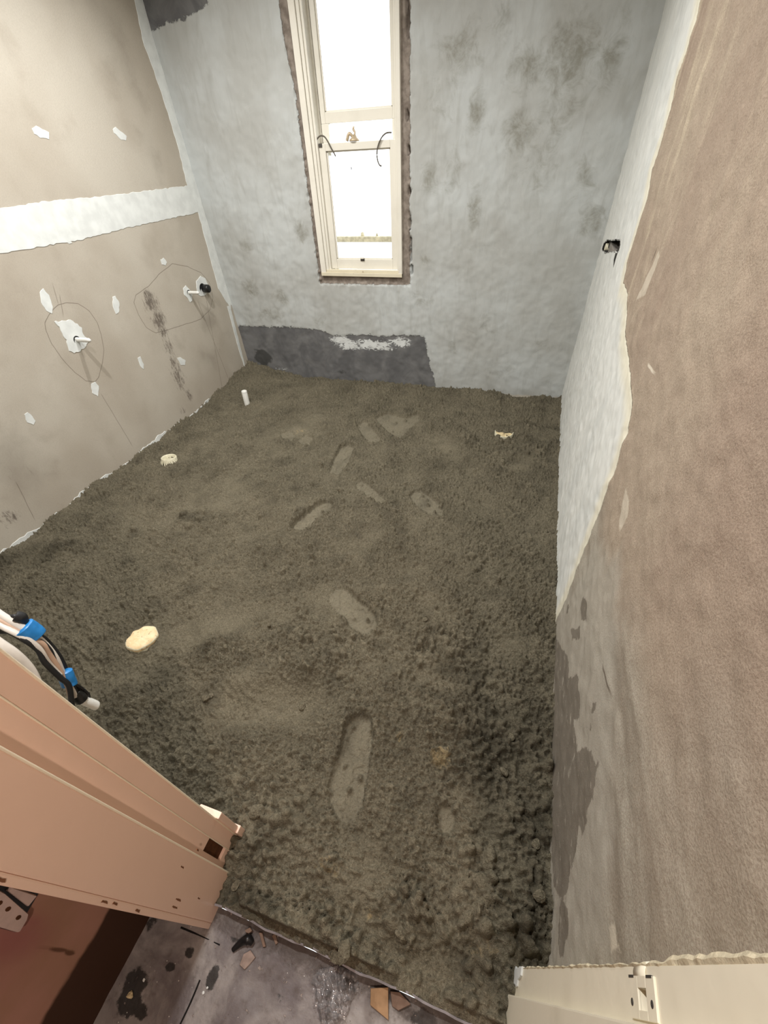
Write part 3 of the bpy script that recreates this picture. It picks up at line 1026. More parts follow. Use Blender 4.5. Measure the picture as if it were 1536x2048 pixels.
# ---- hallway floor and wall
def build_hall():
    U, V = arange(-.80, .62, .012), arange(-2.3, -.044, .012)
    uu, vv = np.meshgrid(U, V)
    P = np.c_[uu.ravel(), vv.ravel()]
    px = lambda x, y, rx, ry, w: (*on_z(x, y, ZH)[:2], rx, ry, w)
    stain = blobs(P, [px(272, 1965, .045, .035, 1), px(262, 2005, .045, .035, 1), px(282, 2025, .03, .02, .9), px(340, 1935, .018, .014, .9), px(378, 1905, .018, .016, .9),
                      px(425, 1955, .02, .04, .85), px(560, 1890, .03, .02, .6), px(640, 1935, .05, .03, .5), px(780, 1985, .04, .03, .8),
                      px(850, 2040, .06, .03, .8), px(470, 1880, .03, .015, .7), px(560, 2000, .03, .02, .5), px(300, 1850, .03, .05, .6)])
    z = ZH + fnoise(uu.shape, .012, .05, .3, 8).ravel() * .0015
    o = grid_obj('floor_hall', U, V, lambda P_: np.c_[P_, z], HALLF, dict(stain=stain, grime=sstep(P[:, 1], -.15, -.05) * .75))
    tag(o, 'stained grey hallway floor outside the door', None, None, 'structure')
    U2, V2 = np.r_[arange(-2.3, -.72, .05)[:-1], arange(-.72, -.098, .005)], np.r_[arange(ZH - .02, 1.0, .010)[:-1], arange(1.0, ZC, .05)]
    uu, vv = np.meshgrid(U2, V2)
    P2 = np.c_[uu.ravel(), vv.ravel()]
    q = lambda x, y, ru, rv, w: (*on_x(x, y, -.79)[1:], ru, rv, w)
    mark = blobs(P2, [q(140, 1906, .0055, .025, 1), q(118, 1900, .005, .05, .9), q(92, 1895, .0045, .07, .55)])
    red_light = blobs(P2, [q(20, 1880, .06, .16, 1), q(65, 1845, .02, .06, .9), q(0, 1920, .10, .2, .6)])
    o2 = grid_obj('wall_hall', U2, V2, lambda P_: np.c_[np.full(len(P_), -.79), P_], HALLW, dict(mark=mark, red_light=red_light))
    o2.data.flip_normals()
    tag(o2, 'pinkish-brown hallway wall with a dark scar along its foot', None, None, 'structure')
    return o, o2


floor_hall, wall_hall = build_hall()
box('wall_hall_core', -.86, -.80, -2.3, -.098, ZH - .02, ZC, PLAIN_WALL)['kind'] = 'structure'
SEAM = plain('black_floor_seam', lin(24, 22, 21), .8, .2)
for a, b in (((362, 1855), (440, 1890)), ((400, 1960), (355, 2060))):
    p, q = on_z(*a, ZH), on_z(*b, ZH)
    tube('floor_seam', [p + (0, 0, .001), (p + q) / 2 + (.002, .001, .001), q + (0, 0, .001)], .0022, SEAM, floor_hall, n=6)

# =================================================================== WINDOW
win = tag(empty('window_1', (-1.39, YB, WZ0)), 'tall narrow cream sash window in the grey wall', None, None, 'structure')


def wbox(name, x0, x1, y0, y1, z0, z1, mat=CREAM, parent=None, bevel=.003):
    return box(name, x0, x1, y0, y1, z0, z1, mat, parent if parent else win, bevel)


# stepped linings: casing, staff bead, parting bead
wbox('casing', -1.735, -1.692, YB - .006, YB + .12, WZ0, WZ1)
wbox('staff_bead', -1.690, -1.668, YB + .004, YB + .030, WZ0 + .02, WZ1)
wbox('jamb_lining', -1.70, -1.655, YB + .028, YB + .15, WZ0 + .02, WZ1)
wbox('parting_bead', -1.660, -1.642, YB + .078, YB + .090, WZ0 + .02, WZ1)
wbox('outer_bead', -1.660, -1.632, YB + .132, YB + .15, WZ0 + .02, WZ1)
wbox('staff_bead', -1.672, -1.652, YB + .016, YB + .032, WZ0 + .03, WZ1)
wbox('casing', -1.070, -1.042, YB - .006, YB + .12, WZ0, WZ1)
wbox('staff_bead', -1.084, -1.072, YB + .004, YB + .030, WZ0 + .02, WZ1)
wbox('jamb_lining', -1.080, -1.045, YB + .028, YB + .15, WZ0 + .02, WZ1)
wbox('parting_bead', -1.096, -1.078, YB + .078, YB + .090, WZ0 + .02, WZ1)
wbox('outer_bead', -1.100, -1.078, YB + .132, YB + .15, WZ0 + .02, WZ1)
wbox('sill_casing', -1.735, -1.042, YB - .008, YB + .12, WZ0, WZ0 + .026, CREAM_CHIP)
wbox('sill_bead', -1.690, -1.072, YB + .002, YB + .030, WZ0 + .026, WZ0 + .044, CREAM_CHIP)
wbox('head_lining', -1.735, -1.042, YB - .004, YB + .15, 2.48, 2.53)
# lower sash (inner track)
LS = (YB + .034, YB + .074)
low = empty('lower_sash', (-1.37, YB + .05, .92))
low.parent = win
low.matrix_parent_inverse = Matrix.Translation(win.location).inverted()
SX0, SX1 = -1.655, -1.076


def sbox(root, name, x0, x1, y, z0, z1, mat=CREAM, bevel=.003):
    o = box(name, x0, x1, y[0], y[1], z0, z1, mat, None, bevel)
    o.parent = root
    o.matrix_parent_inverse = Matrix.Translation(root.matrix_parent_inverse @ root.location if False else (0, 0, 0))
    return o


def sash(root, y, x0, x1, z0, z1, stile, top, bottom, horn=0.0):
    parts = [('stile', x0, x0 + stile, z0 - horn, z1), ('stile', x1 - stile, x1, z0 - horn, z1),
             ('rail', x0 + stile, x1 - stile, z0, z0 + bottom), ('rail', x0 + stile, x1 - stile, z1 - top, z1)]
    objs = []
    for n_, a, b, c, d in parts:
        objs.append(box(n_, a, b, y[0], y[1], c, d, CREAM, None, .003))
    g0, g1 = z0 + bottom, z1 - top
    for a, b, c, d in ((x0 + stile, x0 + stile + .010, g0, g1), (x1 - stile - .010, x1 - stile, g0, g1), (x0 + stile, x1 - stile, g0, g0 + .008), (x0 + stile, x1 - stile, g1 - .008, g1)):
        objs.append(box('glazing_bead', a, b, y[0] + .012, y[0] + .022, c, d, CREAM, None, .002))
    objs.append(box('pane', x0 + stile - .004, x1 - stile + .004, y[0] + .022, y[0] + .026, g0 - .004, g1 + .004, GLASS))
    return objs


def adopt(objs, root):
    for o in objs:
        o.parent = root
        o.matrix_parent_inverse = Matrix.Translation(ROOTLOC[root.name]).inverted()


ROOTLOC = {low.name: low.location.copy()}
adopt(sash(low, LS, SX0, SX1, .925, 1.665, .052, .040, .066), low)
ups = empty('upper_sash', (-1.37, YB + .11, 1.75))
ups.parent = win
ups.matrix_parent_inverse = Matrix.Translation(win.location).inverted()
ROOTLOC[ups.name] = ups.location.copy()
US = (YB + .092, YB + .130)
adopt(sash(ups, US, SX0 + .012, SX1 - .012, 1.762, 2.50, .036, .04, .056), ups)
horns = [box('horn', SX0 + .012, SX0 + .068, US[0], US[1], 1.60, 1.762, CREAM, None, .003), box('horn', SX1 - .052, SX1 - .012, US[0], US[1], 1.60, 1.762, CREAM, None, .003)]
adopt(horns, ups)


def wpart(o):
    o.parent = win
    o.matrix_parent_inverse = Matrix.Translation(win.location).inverted()
    return o


# catch on the meeting rail
cz = 1.666
c0 = on_y(708, 272, YB + .055)
catch = [lathe('catch_base', [(0.001, 0), (.034, 0), (.034, .010), (.022, .018), (.013, .034), (.001, .036)], BRASS, None, 'z', (c0[0], YB + .055, cz)),
         tube('catch_lever', [(c0[0] - .002, YB + .052, cz + .016), (c0[0] - .030, YB + .045, cz + .040), (c0[0] - .050, YB + .042, cz + .004)], [.009, .010, .011], BRASS),
         tube('catch_hook', [(c0[0] + .002, YB + .06, cz + .020), (c0[0] + .004, YB + .064, cz + .045), (c0[0] - .006, YB + .066, cz + .060), (c0[0] - .001, YB + .068, cz + .074)], [.009, .007, .009, .005], BRASS)]
for o in catch:
    wpart(o)
# finger lift on the bottom rail, old cord hole
q = on_y(725, 516, YB + .034)
wpart(box('sash_lift', q[0] - .015, q[0] + .015, YB + .016, YB + .036, q[2] - .004, q[2] + .006, CREAM, None, .002))
wpart(box('lift_plate', q[0] - .016, q[0] + .016, YB + .030, YB + .036, q[2] - .020, q[2] - .003, DARK_METAL, None, .001))
q = on_y(641, 291, YB + .033)
wpart(box('cord_knot_plate', q[0] - .012, q[0] + .012, YB + .029, YB + .036, q[2] - .010, q[2] + .010, DARK_METAL, None, .001))
cy_ = YB + .024
wpart(tube('sash_cord', [on_y(x, y, cy_) for x, y in ((634, 288), (634, 279), (640, 272), (648, 273), (655, 282), (662, 296), (669, 308), (671, 313))], .0046, CORD, n=7))
wpart(tube('sash_cord', [on_y(x, y, cy_) for x, y in ((783, 265), (773, 266), (764, 274), (757, 289), (754, 305), (755, 320), (759, 330), (763, 332))], .0046, CORD, n=7))
# small mark stuck to the lower pane
q = on_y(703, 337, LS[0] + .02)
wpart(tube('pane_spot', [q + (-.003, 0, .008), q + (0, 0, 0), q + (-.002, 0, -.008)], [.002, .004, .002], CORD, n=6))

# ---- outside
OUT = plain('pale_weathered_timber', lin(196, 188, 160), .8, .2, var=.3, scale=30, bump=.004)
rail = empty('outdoor_rail', (-1.9, 4.75, on_y(725, 478, 4.75)[2]))
tag(rail, 'pale weathered rail outside, seen through the lower window pane', 'rail')
rz = on_y(725, 478, 4.75)[2]
ROOTLOC[rail.name] = rail.location.copy()
rp = [box('rail_beam', -3.2, -.9, 4.72, 4.78, rz - .024, rz + .024, OUT, None, .008)]
for x, s in ((725, .018), (754, .010)):
    c = on_y(x, 470, 4.75)
    rp.append(lathe('rail_knob', [(.001, -.02), (s, -.02), (s * 1.1, .0), (s * .8, s), (.001, s * 1.4)], OUT, None, 'z', (c[0], 4.75, rz + .034), 12))
for x in (-3.1, -1.0):
    rp.append(box('rail_post', x - .03, x + .03, 4.73, 4.77, -.6, rz - .02, OUT, None, .004))
adopt(rp, rail)
YARD = plain('pale_concrete_yard', lin(205, 204, 200), .9, .1)
tag(box('ground_yard', -9, 7, YB + .22, 14, -.65, -.6, YARD), None, None, None, 'structure')

# =================================================================== DOOR FRAME
door = tag(empty('door_1', (-.17, .03, ZH)), 'bare cream-painted door frame with no door hung', None, None, 'structure')
ROOTLOC[door.name] = door.location.copy()
dparts = []
zt = 2.12
hy0, hy1, hz0, hz1 = .052, .086, .055, .205
XA = -.618
dparts += [box('jamb_edge', -.70, XA, .0845, .127, ZH - .03, zt, JAMB, None, .0035),
           box('rebate', -.70, XA - .001, .034, hy0, ZH - .03, zt, JAMB),
           box('rebate', -.70, XA - .001, hy0, .0848, ZH - .03, hz0, JAMB),
           box('rebate', -.70, XA - .001, hy0, .0848, hz1, zt, JAMB, None),
           box('hinge_mortice', -.70, XA - .010, hy0, .0835, hz0, hz1, DARK_WOOD),
           box('jamb_stop', -.70, -.598, -.0835, .037, ZH - .03, zt, JAMB, None, .0045),
           box('jamb_bead', -.70, -.599, -.098, -.0830, ZH - .03, zt, JAMB, None, .003),
           box('broken_skirting_end', -.66, -.600, .1275, .150, -.02, .07, JAMB, None, .003),
           box('broken_skirting_end', -.68, -.606, .1275, .146, .073, .24, JAMB, None, .003)]
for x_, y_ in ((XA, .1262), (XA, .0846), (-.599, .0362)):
    dparts.append(tube('edge_highlight', [(x_, y_, ZH - .02), (x_ + .0005, y_, 1.0), (x_, y_, zt)], .0022 if y_ != .0846 else .0014, JAMB_HIGHLIGHT, n=6))  # thin pale beads imitate light caught on the jamb edges
CHIP = plain('knocked_brown_paint', lin(134, 92, 66), .7, .2, var=.2)
# paint knocks on the stop
for i, (x, y, ln) in enumerate(((210, 1805, .02), (231, 1808, .016), (276, 1822, .018), (2, 1760, .02), (365, 1735, .018), (350, 1815, .03), (357, 1800, .03), (398, 1797, .016), (396, 1700, .014))):
    c = on_x(x, y, -.5975)
    pts = ragged([(c[1] - .002, c[2] - ln * .6), (c[1] + .002, c[2] - ln * .4), (c[1] + .0025, c[2] + ln * .5), (c[1] - .001, c[2] + ln * .6)], .005, .0009, 60 + i)
    dparts.append(slab('paint_chip', pts, lambda u, v, h: (-.5982 + h, u, v), .0007, CHIP, None, .0004))
# right side
XJ = .271
dparts += [box('jamb_stop', .255, .40, -.098, .0385, ZH - .03, zt, JAMB_R, None, .003),
           box('head', -.70, .40, -.098, .037, 2.06, zt + .05, JAMB_R, None, .003)]
pz0, pz1, py0, py1 = .838, .930, .048, .078
sz0, sz1, sy0, sy1 = .868, .893, .052, .071
dparts += [box('rebate', XJ, .40, .0385, sy0, ZH - .03, zt, JAMB_R), box('rebate', XJ, .40, sy1, .0905, ZH - .03, zt, JAMB_R),
           box('rebate', XJ, .40, sy0, sy1, ZH - .03, sz0, JAMB_R), box('rebate', XJ, .40, sy0, sy1, sz1, zt, JAMB_R),
           box('latch_pocket', XJ + .018, .40, sy0, sy1, sz0, sz1, DARK_WOOD)]
xp0, xp1 = XJ - .0025, XJ + .001
PLATE = JAMB_R
dparts += [box('strike_plate', xp0, xp1, .044, .0815, .842, sz0, PLATE, None, .0008), box('strike_plate', xp0, xp1, .044, .0815, sz1, .918, PLATE, None, .0008),
           box('strike_plate', xp0, xp1, .044, sy0, sz0, sz1, PLATE, None, .0004), box('strike_plate', xp0, xp1, sy1, .0815, sz0, sz1, PLATE, None, .0004)]
lip = []
for i in range(7):
    y = .080 + i * .0028
    lip.append((XJ - .002 - .004 * math.sin(i / 6 * 1.5) + .012 * (i / 6) ** 2, y))
V = [(x, y, z) for x, y in lip for z in (.858, .893)] + [(x + .002, y, z) for x, y in lip for z in (.858, .893)]
Fq = []
for i in range(6):
    a = i * 2
    Fq += [(a, a + 1, a + 3, a + 2), (14 + a, 14 + a + 2, 14 + a + 3, 14 + a + 1), (a, a + 2, 14 + a + 2, 14 + a), (a + 1, 14 + a + 1, 14 + a + 3, a + 3)]
dparts.append(mesh_obj('strike_lip', V, Fq, PLATE, None, True))
for z in (.850, .905):
    dparts.append(box('plate_gap', XJ - .0028, XJ + .001, .0795, .0822, z - .008, z + .008, DARK_METAL))
for z in (.848, .908):
    dparts.append(lathe('screw_head', [(.0005, -.0032), (.0035, -.0030), (.004, -.002), (.004, 0)], DARK_METAL, None, 'x', (XJ, .058, z), 12))
# crust of old plaster along the edge of the right jamb
CRUST = plain('cream_plaster_crust', lin(220, 208, 180), .8, .2, var=.2, scale=60, bump=.003)
rg = random.Random(8)
zs = np.arange(-.03, 2.0, .012)
V, Fq = [], []
for i, z in enumerate(zs):
    w = .002 + rg.random() * .004 + (.004 if .95 < z < 1.3 else 0)
    d = rg.uniform(-.0015, .0015)
    V += [(XJ + .0008 + d * .4, .0895, z), (XJ - .0012 + d, .0905 + w * .5, z), (XJ + .002, .0905 + w, z), (XJ + .05, .0905 + w * 1.4, z)]
for i in range(len(zs) - 1):
    a = i * 4
    for k in range(3):
        Fq.append((a + k, a + k + 1, a + 4 + k + 1, a + 4 + k))
dparts.append(mesh_obj('plaster_crust', V, Fq, CRUST))
# cracked lump at the foot of the right jamb
c = on_x(1035, 1950, XJ)
pts = ragged([(c[1] - .018, c[2] - .03), (c[1] + .014, c[2] - .035), (c[1] + .016, c[2] + .075), (c[1] - .002, c[2] + .068), (c[1] - .010, c[2] + .03), (c[1] - .024, c[2] + .02)], .014, .003, 91)
dparts.append(slab('loose_paint_flake', pts, lambda u, v, h: (XJ - .001 - h * (1 + 8 * (v - c[2] + .03)), u, v), .002, WHITE))
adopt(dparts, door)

# =================================================================== THINGS
# ---- metal edge strip across the doorway
strip = empty('edge_strip', (-.17, -.043, ZH))
tag(strip, 'thin galvanised metal edging strip holding the screed across the doorway', 'edging strip')
ROOTLOC[strip.name] = strip.location.copy()
xs = np.linspace(-.594, .252, 30)
V, Fq = [], []
for i, x in enumerate(xs):
    wv = .0022 * math.sin(i * .7) + .0015 * math.sin(i * 1.9)
    for dy, z in ((-.0015, ZH), (-.0015, .001), (.0035, .0035), (.0035, ZH)):
        V.append((x, -.043 + dy + wv, z + .0012 * math.sin(i * .9)))
for i in range(len(xs) - 1):
    a = i * 4
    for k in range(4):
        Fq.append((a + k, a + 4 + k, a + 4 + (k + 1) % 4, a + (k + 1) % 4))
sp = [mesh_obj('upright_leg', V, Fq, STEEL)]
adopt(sp, strip)


# ---- pipes
def hpipe(name, px, length, r, mat, label, cap=None, droop=0.):
    b = on_left(*px)
    XL = b[0]
    root = empty(name, (XL, b[1], b[2]))
    ROOTLOC[root.name] = root.location.copy()
    tag(root, label, 'pipe')
    parts = [tube('pipe_body', [(XL - .03, b[1], b[2]), (XL + length * .5, b[1], b[2]), (XL + length, b[1] + .002, b[2] - droop)], r, mat, n=16)]
    end = (XL + length, b[1] + .002, b[2] - droop)
    if cap:
        parts.append(lathe('pipe_cap', [(.0005, .016), (r * 1.05, .016), (r * 1.35, .010), (r * 1.4, -.030), (r * 1.02, -.034)], cap, None, 'x', end, 18))
    else:
        parts.append(lathe('pipe_end', [(.0005, .012), (r * .55, .012), (r * .85, .004), (r * 1.0, -.004)], mat, None, 'x', end, 16))
    parts.append(lathe('pipe_hole', [(r * 1.9, .0035), (r * 1.0, .0028)], BLACK, None, 'x', (XL, b[1], b[2] - .004), 18))
    adopt(parts, root)
    return root


hpipe('water_pipe', (153, 679), .098, .013, PVC, 'white pipe stub in the large ragged white filler patch on the left wall')
hpipe('water_pipe', (377, 585), .088, .012, PVC, 'white pipe stub beside the black-capped pipe on the left wall')
hpipe('waste_pipe', (405, 577), .050, .022, BLACK, 'short black-capped pipe stub near the far corner of the left wall', BLACK)

c = on_z(494, 806, ground(-2.33, 3.0))
up_root = empty('floor_pipe', (c[0], c[1], c[2]))
ROOTLOC[up_root.name] = up_root.location.copy()
tag(up_root, 'white upright pipe standing out of the screed in the far left corner', 'pipe')
r = .024
adopt([lathe('pipe_body', [(r, -.08), (r, .108), (r * .92, .112), (r * .8, .110), (r * .8, -.02)], PVC, None, 'z', tuple(c), 24, Matrix.Rotation(.04, 3, 'Y'))], up_root)

# floor waste rings
c = on_z(340, 922, ground(-2.4, 2.03) + .01)
ring = empty('drain_collar', tuple(c))
ROOTLOC[ring.name] = ring.location.copy()
tag(ring, 'round cream drain collar with torn edge in the screed near the left wall', 'drain')
tl = Matrix.Rotation(math.radians(-7), 3, 'X')
rp = [lathe('collar_ring', [(.052, -.05), (.054, .030), (.050, .034), (.045, .030), (.044, -.03)], PVC_CREAM, None, 'z', tuple(c), 32, tl),
      lathe('collar_floor', [(.0005, .012), (.02, .012), (.046, .006)], plain('dusty_drain_film', lin(168, 162, 138), .5, .4, var=.25, scale=50), None, 'z', tuple(c), 32, tl)]
rg = random.Random(4)
for k in range(9):
    a = math.radians(-130 + k * 14 + rg.uniform(-4, 4))
    p0 = Vector((c[0] + .053 * math.cos(a), c[1] + .053 * math.sin(a), c[2] + .024))
    L = rg.uniform(.01, .03)
    rp.append(tube('torn_tape_strand', [p0, p0 + Vector((.006 * math.cos(a), .006 * math.sin(a), -.010)), p0 + Vector(((.008 + L * .5) * math.cos(a + .2), (.008 + L * .5) * math.sin(a + .2), -.014 - L * .6))], [.004, .005, .002], PVC_CREAM, n=6, flat=.4))
rp.append(tube('film_fold', [(c[0] - .03, c[1] - .02, c[2] + .016), (c[0] + .0, c[1] - .002, c[2] + .020), (c[0] + .035, c[1] + .018, c[2] + .018)], [.003, .005, .004], PVC_CREAM, n=6, flat=.5))
adopt(rp, ring)

c = on_z(1008, 866, ground(-.05, 2.90) + .010)
ring2 = empty('drain_collar', tuple(c))
ROOTLOC[ring2.name] = ring2.location.copy()
tag(ring2, 'cream drain collar half buried in the screed near the right wall', 'drain')
tl = Matrix.Rotation(math.radians(10), 3, 'X')
FOAM = plain('pale_expanding_filler', lin(224, 204, 160), .7, .3, var=.35, scale=70, bump=.006)
V, Fq = [], []
nseg = 20
for k in range(nseg + 1):
    a = math.radians(-178 + 176 * k / nseg)
    for rr, h in ((.068, -.04), (.069, .016), (.066, .019), (.063, .016), (.062, -.04)):
        p = tl @ Vector((rr * math.cos(a), rr * math.sin(a), h))
        V.append((p[0] + c[0], p[1] + c[1], p[2] + c[2]))
for k in range(nseg):
    for j in range(4):
        Fq.append((k * 5 + j, k * 5 + 5 + j, k * 5 + 6 + j, k * 5 + 1 + j))
r2 = [mesh_obj('collar_ring', V, Fq, PVC_CREAM, None, True)]
V, Fq = [], []
for k in range(nseg + 1):
    a = math.radians(-178 + 176 * k / nseg)
    for rr in (.0, .3, .6, .98):
        p = tl @ Vector((.063 * rr * math.cos(a), .063 * rr * math.sin(a) - (1 - rr) * .012, .008 + .004 * math.sin(k * 2.1 + rr * 7)))
        V.append((p[0] + c[0], p[1] + c[1], p[2] + c[2]))
for k in range(nseg):
    for j in range(3):
        Fq.append((k * 4 + j, k * 4 + 4 + j, k * 4 + 5 + j, k * 4 + 1 + j))
r2.append(mesh_obj('collar_fill', V, Fq, FOAM, None, True))
adopt(r2, ring2)

# cream capped pipe stub in the near left
c = on_z(286, 1280, ground(-1.47, .66) + .012)
cap = empty('capped_waste', tuple(c))
ROOTLOC[cap.name] = cap.location.copy()
tag(cap, 'tape-sealed cream drain cap sticking out of the screed near the door frame', 'drain')
tl = Matrix.Rotation(math.radians(9), 3, 'Y') @ Matrix.Rotation(math.radians(-5), 3, 'X')
TAPE = NT('speckled_cream_tape')
n1, n2 = TAPE.noise(30, 4), TAPE.noise(70, 5, .7)
TAPE = TAPE.done(TAPE.mix(TAPE.ss(n2, .60, .66), TAPE.mix(TAPE.ss(n1, .3, .7), lin(226, 198, 152), lin(236, 216, 178)), lin(120, 96, 66)), .55, TAPE.bump(n2, .003), .3)
cp = [lathe('cap_body', [(.056, -.06), (.057, .016), (.055, .020), (.050, .021)], PVC_CREAM, None, 'z', tuple(c), 32, tl),
      lathe('tape_seal', [(.0005, .023), (.02, .0245), (.040, .0235), (.0535, .0215), (.0575, .015), (.0578, .006)], TAPE, None, 'z', tuple(c), 32, tl)]
for o in cp:
    for v in o.data.vertices:
        a = math.atan2(v.co.y - c[1], v.co.x - c[0])
        k = 1.12 + .13 * math.cos(2 * (a - 1.30)) + .035 * math.sin(5 * a) + .02 * math.sin(9 * a + 1)
        v.co.x = c[0] + (v.co.x - c[0]) * k
        v.co.y = c[1] + (v.co.y - c[1]) * k
        v.co.z += .003 * math.sin(7 * a) * math.hypot(v.co.x - c[0], v.co.y - c[1]) / .055
adopt(cp, cap)

# ---- service box in the right wall
h0 = HOLE.mean(0)
sbx = empty('wall_box', (XR, h0[0], h0[1]))
ROOTLOC[sbx.name] = sbx.location.copy()
tag(sbx, 'small grey service box in a rough hole high on the right wall', 'wall box')
DARKC = plain('dark_cavity_mortar', lin(70, 69, 66), .9, .1, var=.4, scale=40, bump=.006)
u0, v0 = HOLE.min(0)
u1, v1 = HOLE.max(0)
sb = [box('cavity_back', XR + .05, XR + .09, u0 - .05, u1 + .05, v0 - .05, v1 + .05, DARKC)]
n = len(HOLE)
rim = ragged(HOLE, .03, .006, 12)
V = [(XR - .004, u, v) for u, v in rim] + [(XR + .055, u, v) for u, v in rim]
m = len(rim)
sb.append(mesh_obj('cavity_rim', V, [(i, (i + 1) % m, m + (i + 1) % m, m + i) for i in range(m)], DARKC))
mid = HOLE.mean(0)
GREYB = plain('grey_mortar_block', lin(150, 144, 136), .8, .2, var=.2, scale=40, bump=.004)
sb.append(box('mortar_block', XR + .008, XR + .06, mid[0] - .30, mid[0] + .10, v0 + .005, v0 + .075, GREYB, None, .006))
sb.append(box('mortar_block', XR + .014, XR + .06, mid[0] + .10, mid[0] + .22, v0 + .03, v1 - .03, DARKC, None, .006))
sb.append(lathe('conduit_end', [(.02, .0), (.02, -.04), (.016, -.042), (.015, 0)], PVC_CREAM, None, 'x', (XR + .04, u1 - .12, v0 + .03), 14))
q = rw([(1236, 506), (1228, 535)])
sb.append(tube('drip_groove', [(XR - .002, q[0][0], q[0][1]), (XR - .003, *(q.mean(0))), (XR - .001, q[1][0], q[1][1])], [.010, .008, .003], DARKC, n=6, flat=.4))
adopt(sb, sbx)

# ---- cables
bun = empty('cable_bundle', tuple(on_x(0, 1230, -.84)))
ROOTLOC[bun.name] = bun.location.copy()
tag(bun, 'bundle of white and black cables bound with blue tape beside the door frame', 'cables')
KEY = [(-95, 1165, -.93), (-40, 1205, -.87), (0, 1228, -.84), (62, 1262, -.80), (100, 1303, -.785), (134, 1356, -.77), (150, 1390, -.765)]
ctr = np.array([on_x(a, b, X) for a, b, X in KEY])


def off(px_list):
    """bundle strand: pixel-wise route measured on the same hanging plane"""
    return [on_x(a, b, X) for a, b, X in px_list]


bp = []
W = CABLE_WHITE
bp.append(tube('cable', off([(-95, 1150, -.93), (-30, 1203, -.87), (0, 1228, -.84), (56, 1262, -.80), (88, 1288, -.79), (112, 1318, -.78), (128, 1352, -.775), (146, 1385, -.77), (150, 1392, -.77)]), .0066, W, n=12, flat=.6))
bp.append(tube('cable', off([(-95, 1165, -.925), (-30, 1215, -.865), (0, 1240, -.835), (52, 1270, -.798), (84, 1288, -.785), (98, 1308, -.78), (122, 1345, -.77), (134, 1372, -.765), (140, 1395, -.765)]), .0054, CABLE_TAN, n=12, flat=.6))
bp.append(tube('cable', off([(-95, 1178, -.92), (-30, 1224, -.86), (0, 1250, -.83), (46, 1274, -.795), (78, 1298, -.78), (100, 1330, -.775), (120, 1352, -.768)]), .0056, W, n=12, flat=.6))
bp.append(tube('cable', off([(-60, 1180, -.90), (10, 1230, -.84), (34, 1234, -.82), (60, 1258, -.81), (90, 1278, -.80), (116, 1308, -.79), (130, 1335, -.785), (138, 1360, -.78), (155, 1380, -.775), (176, 1388, -.775)]), .0045, BLACK_RUBBER))
bp.append(tube('cable', off([(-60, 1250, -.88), (0, 1256, -.835), (46, 1278, -.795), (76, 1300, -.782), (90, 1325, -.775), (120, 1355, -.765), (138, 1372, -.76), (144, 1412, -.76), (150, 1440, -.76)]), .0052, BLACK_RUBBER))
bp.append(tube('cable', off([(58, 1268, -.80), (92, 1292, -.785), (110, 1320, -.78), (126, 1350, -.775), (136, 1370, -.77)]), .0048, BLACK_RUBBER))
bp.append(tube('cable', off([(146, 1366, -.77), (166, 1378, -.77), (178, 1392, -.77), (172, 1402, -.77), (160, 1396, -.77), (148, 1372, -.77)]), .0030, BLACK_RUBBER))
bp.append(tube('cable', off([(30, 1232, -.82), (42, 1236, -.815), (52, 1248, -.81), (58, 1258, -.805)]), [.010, .011, .006, .004], BLACK_RUBBER))
bp.append(tube('cable', off([(-30, 1262, -.86), (0, 1264, -.84), (22, 1264, -.82), (44, 1268, -.80)]), .0036, BLACK_RUBBER))
bp.append(tube('blue_tape', off([(46, 1254, -.806), (56, 1261, -.803), (66, 1268, -.800), (74, 1274, -.797)]), [.0195, .0205, .0200, .0185], BLUE_TAPE, n=16, flat=.75))
bp.append(tube('tape_tail', off([(58, 1246, -.806), (66, 1252, -.803), (72, 1262, -.80)]), [.008, .009, .008], BLUE_TAPE, n=8, flat=.3))
bp.append(tube('blue_tape', off([(128, 1343, -.775), (132, 1352, -.773), (136, 1361, -.772), (139, 1370, -.770)]), [.0150, .0155, .0155, .0150], BLUE_TAPE, n=16, flat=.8))
bp.append(tube('black_sleeve', off([(150, 1385, -.775), (158, 1394, -.772), (164, 1400, -.77)]), [.010, .013, .012], BLACK, n=12))
bp.append(tube('white_plug', off([(163, 1399, -.77), (178, 1405, -.768), (192, 1411, -.766)]), [.0105, .0115, .0115], PVC, n=12, flat=.8))
adopt(bp, bun)
cab = tube('flat_cable', [on_x(a, b, X) for a, b, X in ((-90, 1240, -.86), (-30, 1268, -.80), (0, 1288, -.775), (26, 1306, -.76), (50, 1328, -.75), (68, 1352, -.742), (80, 1385, -.735), (84, 1430, -.735))], .0085, CABLE_WHITE, n=12, flat=.55)
tag(cab, 'single flat white cable looping behind the cream door frame', 'cable')

# ---- loose wall plate on the hallway wall
wp = empty('wall_plate', tuple(on_x(20, 1822, -.79)))
ROOTLOC[wp.name] = wp.location.copy()
tag(wp, 'pale wall plate with dark holes hanging loose on the brown hallway wall', 'wall plate')
PINKW = plain('pinkish_white_plastic', lin(206, 184, 176), .45, .4)
hw = lambda pts: np.array([on_x(x, y, -.79)[1:] for x, y in pts])
wps = [slab('shadow_gap', hw([(76, 1786), (30, 1864), (-60, 1840), (-60, 1740)]), lambda u, v, h: (-.79 + h, u, v), .002, BLACK)]  # flat black sheet standing for the shadow gap behind the plate
wps.append(slab('plate', hw([(47, 1822), (44, 1834), (30, 1857), (24, 1860), (-60, 1835), (-60, 1750), (0, 1781)]), lambda u, v, h: (-.785 + h, u, v), .010, PINKW))
wps.append(slab('plate_back', hw([(68, 1788), (50, 1810), (10, 1780), (20, 1772)]), lambda u, v, h: (-.787 + h, u, v), .006, PINKW))
